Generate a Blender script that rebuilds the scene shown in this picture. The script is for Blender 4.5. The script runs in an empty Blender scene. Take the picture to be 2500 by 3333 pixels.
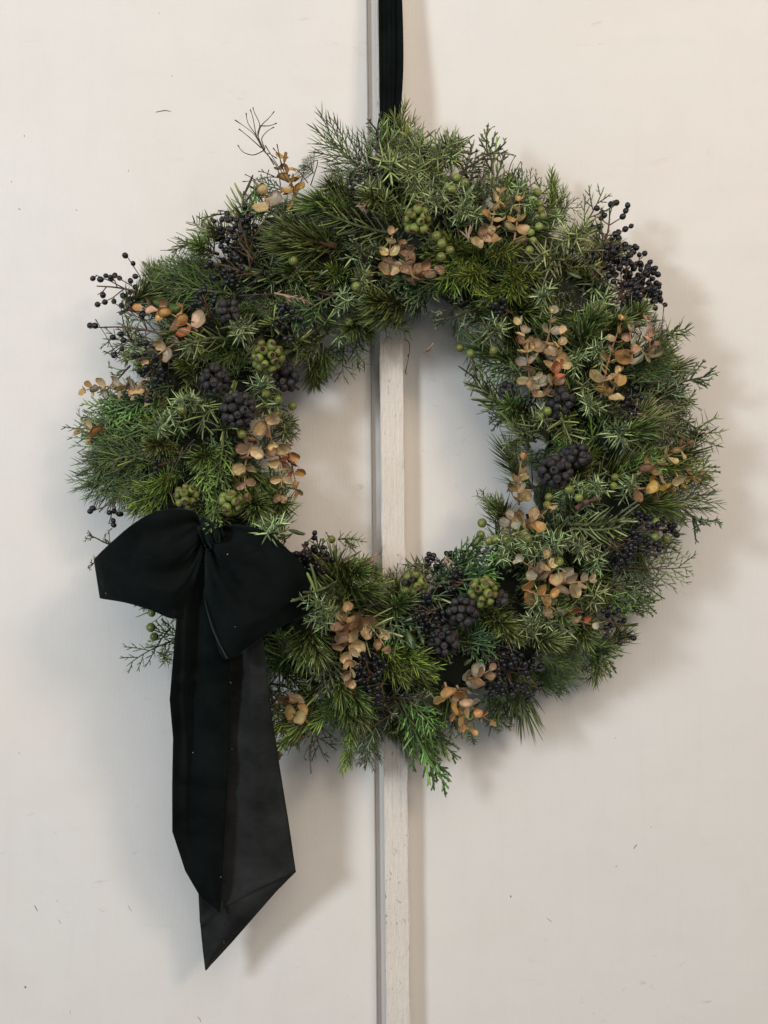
import bpy, math, random
from mathutils import Vector, Matrix
R = math.radians
scene = bpy.context.scene
col = scene.collection

# ------------------------------------------------------------------ camera
Z0 = 1.5            # height of the picture centre above the floor
D = 1.15            # camera to wall
S = 0.973 / 3333    # metres on the wall per photograph pixel
ROLL = 0.0102
cam_d = bpy.data.cameras.new('camera'); cam = bpy.data.objects.new('camera', cam_d); col.objects.link(cam)
cam_d.sensor_fit = 'VERTICAL'; cam_d.sensor_height = 24; cam_d.lens = 24 * D / 0.973
cam_d.clip_start = 0.01; cam_d.clip_end = 50
cam.matrix_world = Matrix.Translation((0, -D, Z0)) @ Matrix.Rotation(ROLL, 4, 'Y') @ Matrix.Rotation(R(90), 4, 'X')
scene.camera = cam

# ------------------------------------------------------------------ light
world = bpy.data.worlds.new('World'); scene.world = world; world.use_nodes = True
bg = world.node_tree.nodes['Background']; bg.inputs[0].default_value = (0.80, 0.90, 1.0, 1); bg.inputs[1].default_value = 0.20

def area(name, loc, target, size, power, color):
    d = bpy.data.lights.new(name, 'AREA'); d.shape = 'DISK'; d.size = size; d.energy = power; d.color = color
    o = bpy.data.objects.new(name, d); col.objects.link(o)
    o.location = loc
    o.rotation_euler = (Vector(target) - Vector(loc)).to_track_quat('-Z', 'Y').to_euler()
    return o
area('window_light', (-1.85, -2.25, 2.15), (-0.05, 0, 1.35), 0.55, 46, (0.82, 0.91, 1.0))
area('lamp_light', (1.45, -2.1, 2.60), (0.0, 0, 1.5), 0.6, 20, (1.0, 0.80, 0.60))
area('warm_bounce_fill', (0.5, -2.4, 2.9), (0.0, 0, 1.45), 2.4, 37, (1.0, 0.87, 0.75))  # added broad fill for warm bounce, split off from the lamp
scene.view_settings.view_transform = 'Standard'; scene.view_settings.look = 'None'
scene.view_settings.exposure = 0.0; scene.view_settings.gamma = 1.0

# ------------------------------------------------------------------ photo pixels -> places
def W(px, py, d=0.0):
    k = S * (D - d) / D
    ix = (px - 1250) * k; iy = (1666.5 - py) * k
    c, s = math.cos(ROLL), math.sin(ROLL)
    return Vector((ix * c + iy * s, -d, Z0 - ix * s + iy * c))
CROPS = {'A': (200, 300, 2.37), 'B': (800, 300, 2.37), 'C': (1400, 400, 2.074), 'D': (200, 900, 2.074),
         'E': (1500, 1100, 1.952), 'F': (250, 1600, 1.843), 'G': (850, 1700, 2.074), 'H': (1500, 1700, 2.074),
         'I': (500, 2400, 2.765), 'M': (900, 900, 2.765), 'N': (0, 0, 1.0), 'L': (0, 2133, 1.843), 'O': (1600, 2133, 1.843), 'U': (0, 0, 1.843)}
def NP(c, x, y):
    ox, oy, k = CROPS[c]
    return ox + x / k, oy + y / k
CX, CY, R0, RW = 1288, 1450, 663, 315
def surf(px, py):
    r = math.hypot(px - CX, py - CY)
    s = (r - R0) / RW
    d = 0.032 + 0.068 * math.sqrt(max(0.0, 1 - s * s))
    e = ((px - 650) / 400) ** 2 + ((py - 1890) / 220) ** 2
    if e < 1: d *= 0.72
    return d

# ------------------------------------------------------------------ mesh builder
class MB:
    def __init__(s): s.v = []; s.f = []; s.c = []; s.m = []
    def add(s, vs, fs, cs, m=0):
        o = len(s.v); s.v += vs; s.c += cs
        for f in fs: s.f.append(tuple(i + o for i in f)); s.m.append(m)
    def mesh(s, name, mats, smooth=True):
        me = bpy.data.meshes.new(name)
        me.from_pydata([tuple(v) for v in s.v], [], s.f)
        a = me.color_attributes.new('Col', 'FLOAT_COLOR', 'POINT')
        flat = []
        for c in s.c: flat += [c[0], c[1], c[2], 1.0]
        a.data.foreach_set('color', flat)
        for m in mats: me.materials.append(m)
        me.polygons.foreach_set('material_index', s.m)
        if smooth: me.polygons.foreach_set('use_smooth', [True] * len(me.polygons))
        me.update()
        return me

def frame(d, hint=None):
    d = d.normalized()
    h = hint if hint is not None else (Vector((0, 0, 1)) if abs(d.z) < 0.9 else Vector((1, 0, 0)))
    x = h - d * h.dot(d)
    if x.length < 1e-5:
        x = Vector((1, 0, 0)) - d * d.x
        if x.length < 1e-3: x = Vector((0, 1, 0)) - d * d.y
    x.normalize()
    return x, d.cross(x)

def tube(mb, pts, rad, n=6, rnd=0.5, m=0, cap=True, tcol=None):
    vs, cs, fs = [], [], []
    K = len(pts); hint = None
    for i, p in enumerate(pts):
        d = pts[min(i + 1, K - 1)] - pts[max(i - 1, 0)]
        x, y = frame(d, hint); hint = x
        r = rad[i] if isinstance(rad, (list, tuple)) else rad
        for j in range(n):
            a = 2 * math.pi * j / n
            vs.append(p + x * (math.cos(a) * r) + y * (math.sin(a) * r))
            cs.append(((i / max(1, K - 1)) if tcol is None else tcol, rnd, 0.0))
    for i in range(K - 1):
        for j in range(n):
            a, b = i * n + j, i * n + (j + 1) % n
            fs.append((a, b, b + n, a + n))
    if cap:
        fs.append(tuple(range(n))[::-1]); fs.append(tuple((K - 1) * n + j for j in range(n)))
    mb.add(vs, fs, cs, m)

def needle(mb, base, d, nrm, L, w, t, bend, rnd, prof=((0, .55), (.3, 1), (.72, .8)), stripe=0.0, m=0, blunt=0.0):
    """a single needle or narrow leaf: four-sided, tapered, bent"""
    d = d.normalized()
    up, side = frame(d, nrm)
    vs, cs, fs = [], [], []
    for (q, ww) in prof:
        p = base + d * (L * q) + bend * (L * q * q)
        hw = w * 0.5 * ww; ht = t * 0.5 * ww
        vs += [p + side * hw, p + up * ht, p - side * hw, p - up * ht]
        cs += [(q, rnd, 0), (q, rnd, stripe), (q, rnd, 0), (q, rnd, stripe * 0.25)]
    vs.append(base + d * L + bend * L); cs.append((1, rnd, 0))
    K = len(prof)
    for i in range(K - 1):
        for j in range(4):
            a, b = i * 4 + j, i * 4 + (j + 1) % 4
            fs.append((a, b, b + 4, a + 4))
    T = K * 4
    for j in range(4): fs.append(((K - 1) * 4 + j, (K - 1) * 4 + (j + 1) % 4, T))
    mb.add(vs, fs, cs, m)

# ------------------------------------------------------------------ materials
def new_mat(name):
    m = bpy.data.materials.new(name); m.use_nodes = True
    nt = m.node_tree; b = nt.nodes['Principled BSDF']
    return m, nt, b
def mixc(nt, fac, a, b, mode='MIX'):
    n = nt.nodes.new('ShaderNodeMix'); n.data_type = 'RGBA'; n.blend_type = mode
    for sock, v in ((n.inputs[0], fac), (n.inputs[6], a), (n.inputs[7], b)):
        if hasattr(v, 'is_linked') or isinstance(v, bpy.types.NodeSocket): nt.links.new(v, sock)
        elif isinstance(v, (int, float)): sock.default_value = v
        else: sock.default_value = (*v, 1)
    return n.outputs[2]
def math_n(nt, op, a, b=0.0, c=None, clamp=False):
    n = nt.nodes.new('ShaderNodeMath'); n.operation = op; n.use_clamp = clamp
    for i, v in enumerate((a, b) if c is None else (a, b, c)):
        if isinstance(v, bpy.types.NodeSocket): nt.links.new(v, n.inputs[i])
        else: n.inputs[i].default_value = v
    return n.outputs[0]
def maprange(nt, v, a, b, c, d):
    n = nt.nodes.new('ShaderNodeMapRange'); nt.links.new(v, n.inputs[0])
    for i, x in enumerate((a, b, c, d)): n.inputs[i + 1].default_value = x
    return n.outputs[0]
def noise(nt, scale, detail=2, rough=0.5, vec=None, dist=0.0):
    n = nt.nodes.new('ShaderNodeTexNoise'); n.inputs['Scale'].default_value = scale; n.inputs['Detail'].default_value = detail
    n.inputs['Roughness'].default_value = rough; n.inputs['Distortion'].default_value = dist
    if vec is not None: nt.links.new(vec, n.inputs['Vector'])
    return n.outputs['Fac']
def coords(nt, scale=None, kind='Object'):
    t = nt.nodes.new('ShaderNodeTexCoord'); o = t.outputs[kind]
    if scale is not None:
        mp = nt.nodes.new('ShaderNodeMapping'); nt.links.new(o, mp.inputs[0]); mp.inputs['Scale'].default_value = scale; o = mp.outputs[0]
    return o
def bump(nt, b, h, strength, dist):
    n = nt.nodes.new('ShaderNodeBump'); n.inputs['Strength'].default_value = strength; n.inputs['Distance'].default_value = dist
    nt.links.new(h, n.inputs['Height']); nt.links.new(n.outputs[0], b.inputs['Normal'])

def leaf_mat(name, base, tip, stripe=None, rough=0.36, var=1.0, spec=0.6, trans=0.05):
    m, nt, b = new_mat(name)
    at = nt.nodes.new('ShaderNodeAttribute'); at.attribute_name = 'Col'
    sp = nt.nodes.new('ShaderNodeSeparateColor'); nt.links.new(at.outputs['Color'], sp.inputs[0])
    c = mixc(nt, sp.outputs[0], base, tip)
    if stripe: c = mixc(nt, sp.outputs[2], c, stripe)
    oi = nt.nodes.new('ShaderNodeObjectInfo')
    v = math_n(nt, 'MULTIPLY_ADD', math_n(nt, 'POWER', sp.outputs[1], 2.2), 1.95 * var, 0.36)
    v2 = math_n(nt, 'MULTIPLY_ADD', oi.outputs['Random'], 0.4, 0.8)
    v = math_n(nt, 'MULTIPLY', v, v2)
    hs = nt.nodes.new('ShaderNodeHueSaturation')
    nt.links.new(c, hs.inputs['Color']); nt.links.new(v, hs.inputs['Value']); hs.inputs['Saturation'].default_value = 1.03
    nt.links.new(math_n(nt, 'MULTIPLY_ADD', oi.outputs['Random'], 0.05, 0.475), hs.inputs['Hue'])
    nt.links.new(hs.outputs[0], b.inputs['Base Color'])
    b.inputs['Roughness'].default_value = rough; b.inputs['Specular IOR Level'].default_value = spec
    if trans:
        tr = nt.nodes.new('ShaderNodeBsdfTranslucent'); nt.links.new(hs.outputs[0], tr.inputs[0])
        mx = nt.nodes.new('ShaderNodeMixShader'); mx.inputs[0].default_value = trans
        nt.links.new(b.outputs[0], mx.inputs[1]); nt.links.new(tr.outputs[0], mx.inputs[2])
        nt.links.new(mx.outputs[0], nt.nodes['Material Output'].inputs[0])
    return m

M = {}
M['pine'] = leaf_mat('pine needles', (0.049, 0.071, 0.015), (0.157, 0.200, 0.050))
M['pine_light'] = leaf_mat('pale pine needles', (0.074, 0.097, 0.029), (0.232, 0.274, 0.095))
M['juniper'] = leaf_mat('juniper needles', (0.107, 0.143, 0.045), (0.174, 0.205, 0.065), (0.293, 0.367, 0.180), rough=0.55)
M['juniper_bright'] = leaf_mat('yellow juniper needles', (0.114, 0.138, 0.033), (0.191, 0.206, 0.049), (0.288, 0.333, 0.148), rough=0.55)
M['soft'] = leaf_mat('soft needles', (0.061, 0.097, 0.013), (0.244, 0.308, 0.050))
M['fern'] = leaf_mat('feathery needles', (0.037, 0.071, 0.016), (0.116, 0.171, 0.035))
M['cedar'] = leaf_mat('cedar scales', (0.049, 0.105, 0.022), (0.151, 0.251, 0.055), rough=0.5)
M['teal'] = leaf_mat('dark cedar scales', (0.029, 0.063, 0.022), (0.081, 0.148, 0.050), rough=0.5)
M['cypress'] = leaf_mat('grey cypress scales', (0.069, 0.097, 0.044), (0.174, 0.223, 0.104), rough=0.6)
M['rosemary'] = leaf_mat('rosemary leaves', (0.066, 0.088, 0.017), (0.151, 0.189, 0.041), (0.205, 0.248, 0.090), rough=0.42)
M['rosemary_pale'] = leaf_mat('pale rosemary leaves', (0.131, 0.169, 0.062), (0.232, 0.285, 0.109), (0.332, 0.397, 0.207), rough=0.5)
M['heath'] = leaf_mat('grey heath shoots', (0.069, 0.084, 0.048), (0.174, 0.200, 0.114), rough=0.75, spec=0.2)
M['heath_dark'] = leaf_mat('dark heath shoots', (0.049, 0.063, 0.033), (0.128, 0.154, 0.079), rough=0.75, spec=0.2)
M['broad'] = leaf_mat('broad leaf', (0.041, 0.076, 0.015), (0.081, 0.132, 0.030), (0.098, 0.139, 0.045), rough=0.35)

def stem_mat(name, c1, c2, rough=0.75):
    m, nt, b = new_mat(name)
    f = noise(nt, 900, 3, 0.6, coords(nt))
    nt.links.new(mixc(nt, f, c1, c2), b.inputs['Base Color']); b.inputs['Roughness'].default_value = rough
    bump(nt, b, f, 0.5, 0.0004)
    return m
M['bark'] = stem_mat('brown bark', (0.05, 0.03, 0.018), (0.14, 0.085, 0.05))
M['twig'] = stem_mat('dark twig', (0.03, 0.02, 0.014), (0.08, 0.05, 0.032))
M['green_stem'] = stem_mat('green stem', (0.10, 0.12, 0.04), (0.18, 0.19, 0.08))
M['dry'] = stem_mat('dry bract', (0.30, 0.19, 0.12), (0.48, 0.34, 0.24))
M['moss'] = stem_mat('moss with painted shade', (0.006, 0.009, 0.004), (0.018, 0.022, 0.010), 0.95)  # wreath core moss, near black to paint in the shadowed interior

# eucalyptus leaf: object colour, veins, sprayed speckle
m, nt, b = new_mat('eucalyptus leaf'); M['euc'] = m
oi = nt.nodes.new('ShaderNodeObjectInfo')
at = nt.nodes.new('ShaderNodeAttribute'); at.attribute_name = 'Col'
sp = nt.nodes.new('ShaderNodeSeparateColor'); nt.links.new(at.outputs['Color'], sp.inputs[0])
co = coords(nt)
blot = noise(nt, 2.6, 3, 0.6, co); blot2 = noise(nt, 15, 3, 0.65, co)
c = mixc(nt, maprange(nt, blot, 0.38, 0.7, 0.0, 0.45), oi.outputs['Color'], (0.25, 0.16, 0.08))
c = mixc(nt, maprange(nt, blot2, 0.5, 0.75, 0.0, 0.45), c, (0.60, 0.42, 0.22))
rim = maprange(nt, sp.outputs[0], 0.62, 1.0, 0.0, 0.6)
rim = math_n(nt, 'MULTIPLY', rim, maprange(nt, oi.outputs['Random'], 0.72, 0.95, 0.0, 1.0))
c = mixc(nt, rim, c, (0.42, 0.10, 0.045))
vein = sp.outputs[2]
c = mixc(nt, math_n(nt, 'MULTIPLY', vein, 0.35), c, (0.20, 0.10, 0.05))
nt.links.new(c, b.inputs['Base Color'])
b.inputs['Roughness'].default_value = 0.46; b.inputs['Metallic'].default_value = 0.15; b.inputs['Specular IOR Level'].default_value = 0.45
h = math_n(nt, 'SUBTRACT', blot2, math_n(nt, 'MULTIPLY', vein, 0.8))
bump(nt, b, h, 0.35, 0.0006)

def berry_mat(name, c1, c2, rough, bloom=None, bl=0.5):
    m, nt, b = new_mat(name)
    oi = nt.nodes.new('ShaderNodeObjectInfo')
    co = coords(nt)
    f = noise(nt, 2.2, 3, 0.6, co)
    c = mixc(nt, f, c1, c2)
    if bloom:
        g = noise(nt, 1.3, 4, 0.7, co)
        c = mixc(nt, maprange(nt, g, 0.42, 0.72, 0.0, bl), c, bloom)
    v = nt.nodes.new('ShaderNodeHueSaturation'); nt.links.new(c, v.inputs['Color'])
    nt.links.new(math_n(nt, 'MULTIPLY_ADD', oi.outputs['Random'], 0.6, 0.7), v.inputs['Value'])
    nt.links.new(math_n(nt, 'MULTIPLY_ADD', oi.outputs['Random'], 0.03, 0.485), v.inputs['Hue'])
    nt.links.new(v.outputs[0], b.inputs['Base Color'])
    nt.links.new(maprange(nt, f, 0.3, 0.7, rough - 0.08, rough + 0.12), b.inputs['Roughness'])
    b.inputs['Specular IOR Level'].default_value = 0.4
    bump(nt, b, noise(nt, 3.0, 3, 0.6, co), 0.25, 0.0006)
    return m
M['privet_berry'] = berry_mat('privet berry', (0.006, 0.0065, 0.008), (0.011, 0.012, 0.014), 0.32, (0.024, 0.026, 0.032), 0.5)
M['ivy_black'] = berry_mat('ripe ivy berry', (0.013, 0.012, 0.013), (0.026, 0.022, 0.021), 0.58, (0.062, 0.058, 0.060), 0.7)
M['ivy_black_cap'] = berry_mat('ripe ivy cap', (0.020, 0.017, 0.016), (0.075, 0.062, 0.056), 0.7)
M['ivy_green'] = berry_mat('green ivy berry', (0.13, 0.17, 0.030), (0.20, 0.24, 0.055), 0.42, (0.10, 0.075, 0.03), 0.5)
M['ivy_green_cap'] = berry_mat('green ivy cap', (0.07, 0.035, 0.018), (0.16, 0.10, 0.055), 0.6)
M['juniper_berry'] = berry_mat('juniper berry', (0.13, 0.15, 0.022), (0.18, 0.20, 0.035), 0.26, (0.24, 0.27, 0.13), 0.6)

# ------------------------------------------------------------------ wall
def speck_mask(nt, co, scale, lo, hi):
    v = nt.nodes.new('ShaderNodeTexVoronoi'); v.inputs['Scale'].default_value = scale; nt.links.new(co, v.inputs['Vector'])
    return v
def paint(name, base, grain, chips, streak):
    m, nt, b = new_mat(name)
    co = coords(nt)
    big = noise(nt, 3.2, 3, 0.55, co); mid = noise(nt, 26, 4, 0.6, co)
    c = mixc(nt, maprange(nt, big, 0.3, 0.7, 0, 1), base, tuple(x * y for x, y in zip(base, (1.03, 1.015, 0.985))))
    c = mixc(nt, maprange(nt, mid, 0.45, 0.75, 0, 0.12), c, tuple(x * 0.80 for x in base))
    pat = noise(nt, 7, 4, 0.6, co, 0.8)
    c = mixc(nt, maprange(nt, pat, 0.45, 0.72, 0, 0.22), c, (base[0] * 0.93, base[1] * 0.87, base[2] * 0.80))
    # scuffs: sparse warm-grey rubs
    sc = coords(nt, (1, 1, 2.4)); rub = noise(nt, 34, 5, 0.7, sc, 0.6); zone = noise(nt, 5.5, 2, 0.5, co)
    f = math_n(nt, 'MULTIPLY', maprange(nt, rub, 0.62, 0.74, 0, 1), maprange(nt, zone, 0.50, 0.64, 0, 0.50))
    c = mixc(nt, f, c, (0.33, 0.25, 0.19))
    # tiny dark flecks
    v = nt.nodes.new('ShaderNodeTexVoronoi'); v.inputs['Scale'].default_value = 42
    wob = nt.nodes.new('ShaderNodeMapping'); wob.inputs['Scale'].default_value = (1.0, 0.2, 0.55); wob.inputs['Rotation'].default_value = (0, 0.5, 0)
    nt.links.new(co, wob.inputs[0]); nt.links.new(wob.outputs[0], v.inputs['Vector'])
    sel = nt.nodes.new('ShaderNodeSeparateColor'); nt.links.new(v.outputs['Color'], sel.inputs[0])
    rad = maprange(nt, sel.outputs[0], 0.86, 1.0, 0.0, 0.034)
    fl = math_n(nt, 'LESS_THAN', v.outputs['Distance'], rad)
    fl = math_n(nt, 'MULTIPLY', fl, maprange(nt, sel.outputs[1], 0.0, 1.0, 0.1, 0.55))
    c = mixc(nt, fl, c, (0.16, 0.12, 0.09))
    # brush strokes of the last coat: faint horizontal and vertical bands of thicker paint
    br1 = noise(nt, 16, 5, 0.65, coords(nt, (0.25, 1, 3.2)), 0.4); br2 = noise(nt, 20, 5, 0.65, coords(nt, (3.4, 1, 0.3)), 0.4)
    c = mixc(nt, maprange(nt, br1, 0.50, 0.80, 0, 0.06), c, tuple(x * 0.72 for x in base))
    c = mixc(nt, maprange(nt, br2, 0.52, 0.80, 0, 0.10), c, tuple(x * 0.74 for x in base))
    gr_co = coords(nt, (1, 1, 0.10)); gr = noise(nt, 420, 4, 0.65, gr_co, 0.3)
    fine = noise(nt, 700, 3, 0.6, co)
    if chips:
        ch = noise(nt, 240, 4, 0.7, coords(nt, (1, 1, 0.45)))
        zz = noise(nt, 14, 2, 0.5, coords(nt, (1.6, 1, 1)))
        k = math_n(nt, 'MULTIPLY', maprange(nt, ch, 0.61, 0.66, 0, 1), maprange(nt, zz, 0.42, 0.60, 0, 0.85))
        c = mixc(nt, k, c, (0.24, 0.17, 0.11))
    nt.links.new(c, b.inputs['Base Color'])
    b.inputs['Roughness'].default_value = 0.52; b.inputs['Specular IOR Level'].default_value = 0.30
    h = math_n(nt, 'ADD', math_n(nt, 'MULTIPLY', gr, grain), math_n(nt, 'MULTIPLY', fine, 0.5))
    h = math_n(nt, 'ADD', h, math_n(nt, 'MULTIPLY', mid, 0.8))
    h = math_n(nt, 'ADD', h, math_n(nt, 'MULTIPLY', br1, 0.4))
    bump(nt, b, h, streak, 0.0012)
    return m
M['wall'] = paint('cream painted board', (0.712, 0.688, 0.655), 0.6, False, 0.28)
M['batten'] = paint('cream painted rough timber', (0.74, 0.680, 0.615), 1.9, True, 0.85)
M['mark'] = stem_mat('dark mark', (0.13, 0.10, 0.075), (0.24, 0.19, 0.15))

def link(name, me, parent=None, kind=None):
    o = bpy.data.objects.new(name, me); col.objects.link(o)
    if parent is not None: o.parent = parent
    if kind: o['kind'] = kind
    return o
def box_mesh(name, x0, x1, y0, y1, z0, z1, mat, bev=0.0008, wob=0.0, seed=0):
    """box with bevelled long edges, optional hand-planed waviness along z"""
    rg = random.Random(seed)
    mb = MB()
    n = 2 if wob == 0 else 90
    prof = [(x0, y1), (x0, y0 + bev), (x0 + bev, y0), (x1 - bev, y0), (x1, y0 + bev), (x1, y1)]
    vs, cs, fs = [], [], []
    for i in range(n):
        z = z0 + (z1 - z0) * i / (n - 1)
        for j, (x, y) in enumerate(prof):
            dx = rg.uniform(-wob, wob); dy = rg.uniform(-wob, wob) * (1 if j in (1, 2, 3, 4) else 0)
            vs.append(Vector((x + dx, y + dy, z))); cs.append((0, 0, 0))
    k = len(prof)
    for i in range(n - 1):
        for j in range(k):
            a, bb = i * k + j, i * k + (j + 1) % k
            fs.append((a, bb, bb + k, a + k))
    fs.append(tuple(range(k))[::-1]); fs.append(tuple((n - 1) * k + j for j in range(k)))
    mb.add(vs, fs, cs)
    return mb.mesh(name, [mat], smooth=False)
# backing board, then the painted panels that meet behind the batten
wall = link('wall', box_mesh('wall', -1.2, 1.2, 0.010, 0.04, 0.4, 2.6, M['wall']), None, 'structure')
wall['label'] = 'cream painted board wall with scuffs behind the wreath'
seamL = W(200, 2168, 0).z; bx = W(1281, 1666, 0.0).x; shadeL = W(1241, 1666, 0.020).x - 0.0085  # left board stops short to shape the shade strip
for (x0, x1, z0, z1, y0) in ((-1.2, shadeL, 0.4, seamL, 0.0), (-1.2, shadeL, seamL, 2.6, 0.0002), (bx + 0.0004, 1.2, 0.4, 2.6, 0.0)):
    link('panel', box_mesh('panel', x0, x1, y0, 0.0098, z0, z1, M['wall'], 0.0012 if x1 == shadeL else 0.0003), wall)
link('shade_step', box_mesh('shade_step', shadeL + 0.0002, bx, 0.0062, 0.0098, 0.4, 2.6, M['wall'], 0.0003), wall)      # shadows beside the batten, built into the shape as a shallow step
BD = 0.020
bl = W(1241, 1666, BD).x; br = W(1319, 1666, BD).x
link('batten', box_mesh('batten', bl, br, -BD, -0.0002, 0.4, 2.6, M['batten'], 0.0009, 0.00028, 3), wall)
# stuck-on needles, chips and scratches
mk = MB(); rg = random.Random(5)
marks = [('L', 205, 1500, 225, 1535, 1.3), ('L', 148, 1985, 156, 1995, 3.2), ('L', 1185, 2168, 1205, 2200, .9), ('L', 340, 1470, 346, 1476, .9), ('L', 770, 1500, 792, 1535, .6),
         ('L', 460, 1110, 468, 1118, 1.4), ('L', 350, 1585, 364, 1612, .6), ('L', 525, 1522, 531, 1525, 1.4), ('L', 112, 585, 117, 588, 1.6), ('L', 320, 1220, 336, 1226, .9), ('L', 420, 2130, 422, 2152, .5),
         ('O', 376, 366, 380, 386, 1.2), ('O', 740, 494, 748, 497, .9), ('O', 66, 690, 74, 655, .8), ('O', 855, 1160, 876, 1133, 1.4), ('O', 995, 1373, 1004, 1375, 1.5), ('O', 114, 1440, 117, 1452, 2.0),
         ('O', 436, 1678, 440, 1682, 1.6), ('O', 330, 1575, 362, 1598, .7), ('O', 168, 750, 180, 752, .9), ('O', 955, 1028, 959, 1031, 1.2), ('O', 997, 1470, 1010, 1498, .7), ('O', 745, 1268, 752, 1263, 1.2), ('O', 300, 2134, 306, 2137, 1.2),
         ('U', 145, 808, 148, 822, .8), ('U', 245, 630, 262, 634, 1.3), ('U', 935, 672, 1025, 668, 1.6), ('U', 612, 714, 620, 718, 1.0), ('U', 66, 1086, 71, 1090, 1.3), ('U', 955, 918, 966, 938, .7),
         ('U', 770, 1020, 773, 1027, 1.2), ('U', 1525, 436, 1535, 445, 2.0), ('U', 110, 1252, 125, 1256, 1.2), ('U', 200, 1246, 225, 1256, 1.5), ('U', 455, 1258, 464, 1262, 1.0), ('U', 743, 100, 746, 106, 1.0), ('U', 952, 76, 955, 82, 1.0),
         ('I', 1475, 1320, 1490, 1235, .9), ('M', 1315, 1563, 1320, 1568, 1.2), ('M', 1463, 1542, 1466, 1546, 1.0), ('M', 668, 1102, 671, 1108, .8)]
for (c, x, y, x2, y2, w) in marks[::2] + marks[1:4:2]:
    a = W(*NP(c, x, y), 0.0002); b_ = W(*NP(c, x2, y2), 0.0002)
    mid_ = (a + b_) / 2 + Vector((rg.uniform(-1, 1), 0, rg.uniform(-1, 1))) * (b_ - a).length * 0.12
    tube(mk, [a, mid_, b_], [w * S * 0.5, w * S * 0.9, w * S * 0.35], 5, rg.random())
link('dirt_marks', mk.mesh('dirt_marks', [M['mark']]), wall, 'stuff')

# ------------------------------------------------------------------ the wreath
O = W(CX, CY, 0.0)
wreath = bpy.data.objects.new('wreath', None); col.objects.link(wreath); wreath.location = O
wreath['label'] = 'large round evergreen wreath with bronze eucalyptus and dark berries hung on the cream wall'
wreath['category'] = 'wreath'
rg = random.Random(1)
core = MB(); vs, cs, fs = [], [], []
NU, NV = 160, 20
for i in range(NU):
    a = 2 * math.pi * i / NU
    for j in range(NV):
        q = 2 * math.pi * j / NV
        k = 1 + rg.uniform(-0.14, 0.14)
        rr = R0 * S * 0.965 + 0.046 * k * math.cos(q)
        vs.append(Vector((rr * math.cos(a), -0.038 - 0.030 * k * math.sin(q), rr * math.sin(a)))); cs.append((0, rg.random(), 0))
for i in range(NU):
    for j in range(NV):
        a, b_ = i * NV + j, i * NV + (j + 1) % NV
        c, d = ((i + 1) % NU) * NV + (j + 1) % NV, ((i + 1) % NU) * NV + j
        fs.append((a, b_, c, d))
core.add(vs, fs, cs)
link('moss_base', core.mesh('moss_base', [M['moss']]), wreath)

# ---- sprig generators: growth along +Z, viewer side -Y, returns (stem MB, needles MB)
def stem_pts(L, rg, amp=0.06, n=9):
    a, b_ = rg.uniform(-amp, amp), rg.uniform(-amp, amp)
    return [Vector((a * L * math.sin(math.pi * i / (n - 1)) , b_ * L * math.sin(math.pi * i / (n - 1)), L * i / (n - 1))) for i in range(n)]
def along(pts, t):
    x = max(0, min(0.99999, t)) * (len(pts) - 1); i = int(x); f = x - i
    return pts[i].lerp(pts[i + 1], f), (pts[i + 1] - pts[i]).normalized()
def rdir(d, ang, az):
    x, y = frame(d)
    return (d * math.cos(ang) + (x * math.cos(az) + y * math.sin(az)) * math.sin(ang)).normalized()
def rv(rg): return Vector((rg.uniform(-1, 1), rg.uniform(-1, 1), rg.uniform(-1, 1)))

def gen_pine(L, rg, nl=(0.030, 0.044)):
    s, n = MB(), MB(); pts = stem_pts(L, rg)
    tube(s, pts, [0.0022 - 0.0010 * i / 8 for i in range(9)], 6)
    N = int(L * 1050) + 30
    for k in range(N):
        t = 0.10 + 0.90 * (k / N) ** 0.85; p, d = along(pts, t)
        az = k * 2.39996 + rg.uniform(-.3, .3); ang = R(rg.uniform(24, 50)) * (1.0 - 0.45 * t * t)
        dd = rdir(d, ang, az); l = rg.uniform(*nl) * (1 - 0.15 * t)
        bend = (d * 0.16 + rv(rg) * 0.05)
        needle(n, p, dd, dd.cross(rv(rg)), l, 0.00155, 0.0011, bend, rg.random())
    return s, n
def gen_juniper(L, rg, side=True, nl=(0.0105, 0.0155)):
    s, n = MB(), MB()
    def shoot(pts, L):
        tube(s, pts, [0.0010 - 0.0005 * i / (len(pts) - 1) for i in range(len(pts))], 5)
        W_ = max(3, int(L / 0.0042)); tw = rg.uniform(0, 6)
        for k in range(W_ + 1):
            t = k / W_; p, d = along(pts, t)
            for j in range(3):
                az = tw + k * 1.05 + j * 2.094 + rg.uniform(-.15, .15)
                ang = R(rg.uniform(55, 78)) * (1 - 0.45 * max(0, t - 0.8) / 0.2 * rg.random())
                dd = rdir(d, ang, az); l = rg.uniform(*nl) * (1.0 - 0.25 * max(0, t - .8) / .2)
                needle(n, p, dd, d, l, 0.00165, 0.0007, d * 0.08 + rv(rg) * 0.03, rg.random(), ((0, .75), (.25, 1), (.65, .7)), 1.0)
    pts = stem_pts(L, rg, 0.08); shoot(pts, L)
    if side:
        for k in range(max(2, int(L / 0.016))):
            t = rg.uniform(0.05, 0.75); p, d = along(pts, t)
            dd = rdir(d, R(rg.uniform(35, 60)), rg.uniform(0, 6.28)); l = L * rg.uniform(0.25, 0.45)
            q = [p + dd * (l * i / 4) + d * (l * 0.15 * (i / 4) ** 2) for i in range(5)]
            shoot(q, l)
    return s, n
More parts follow.
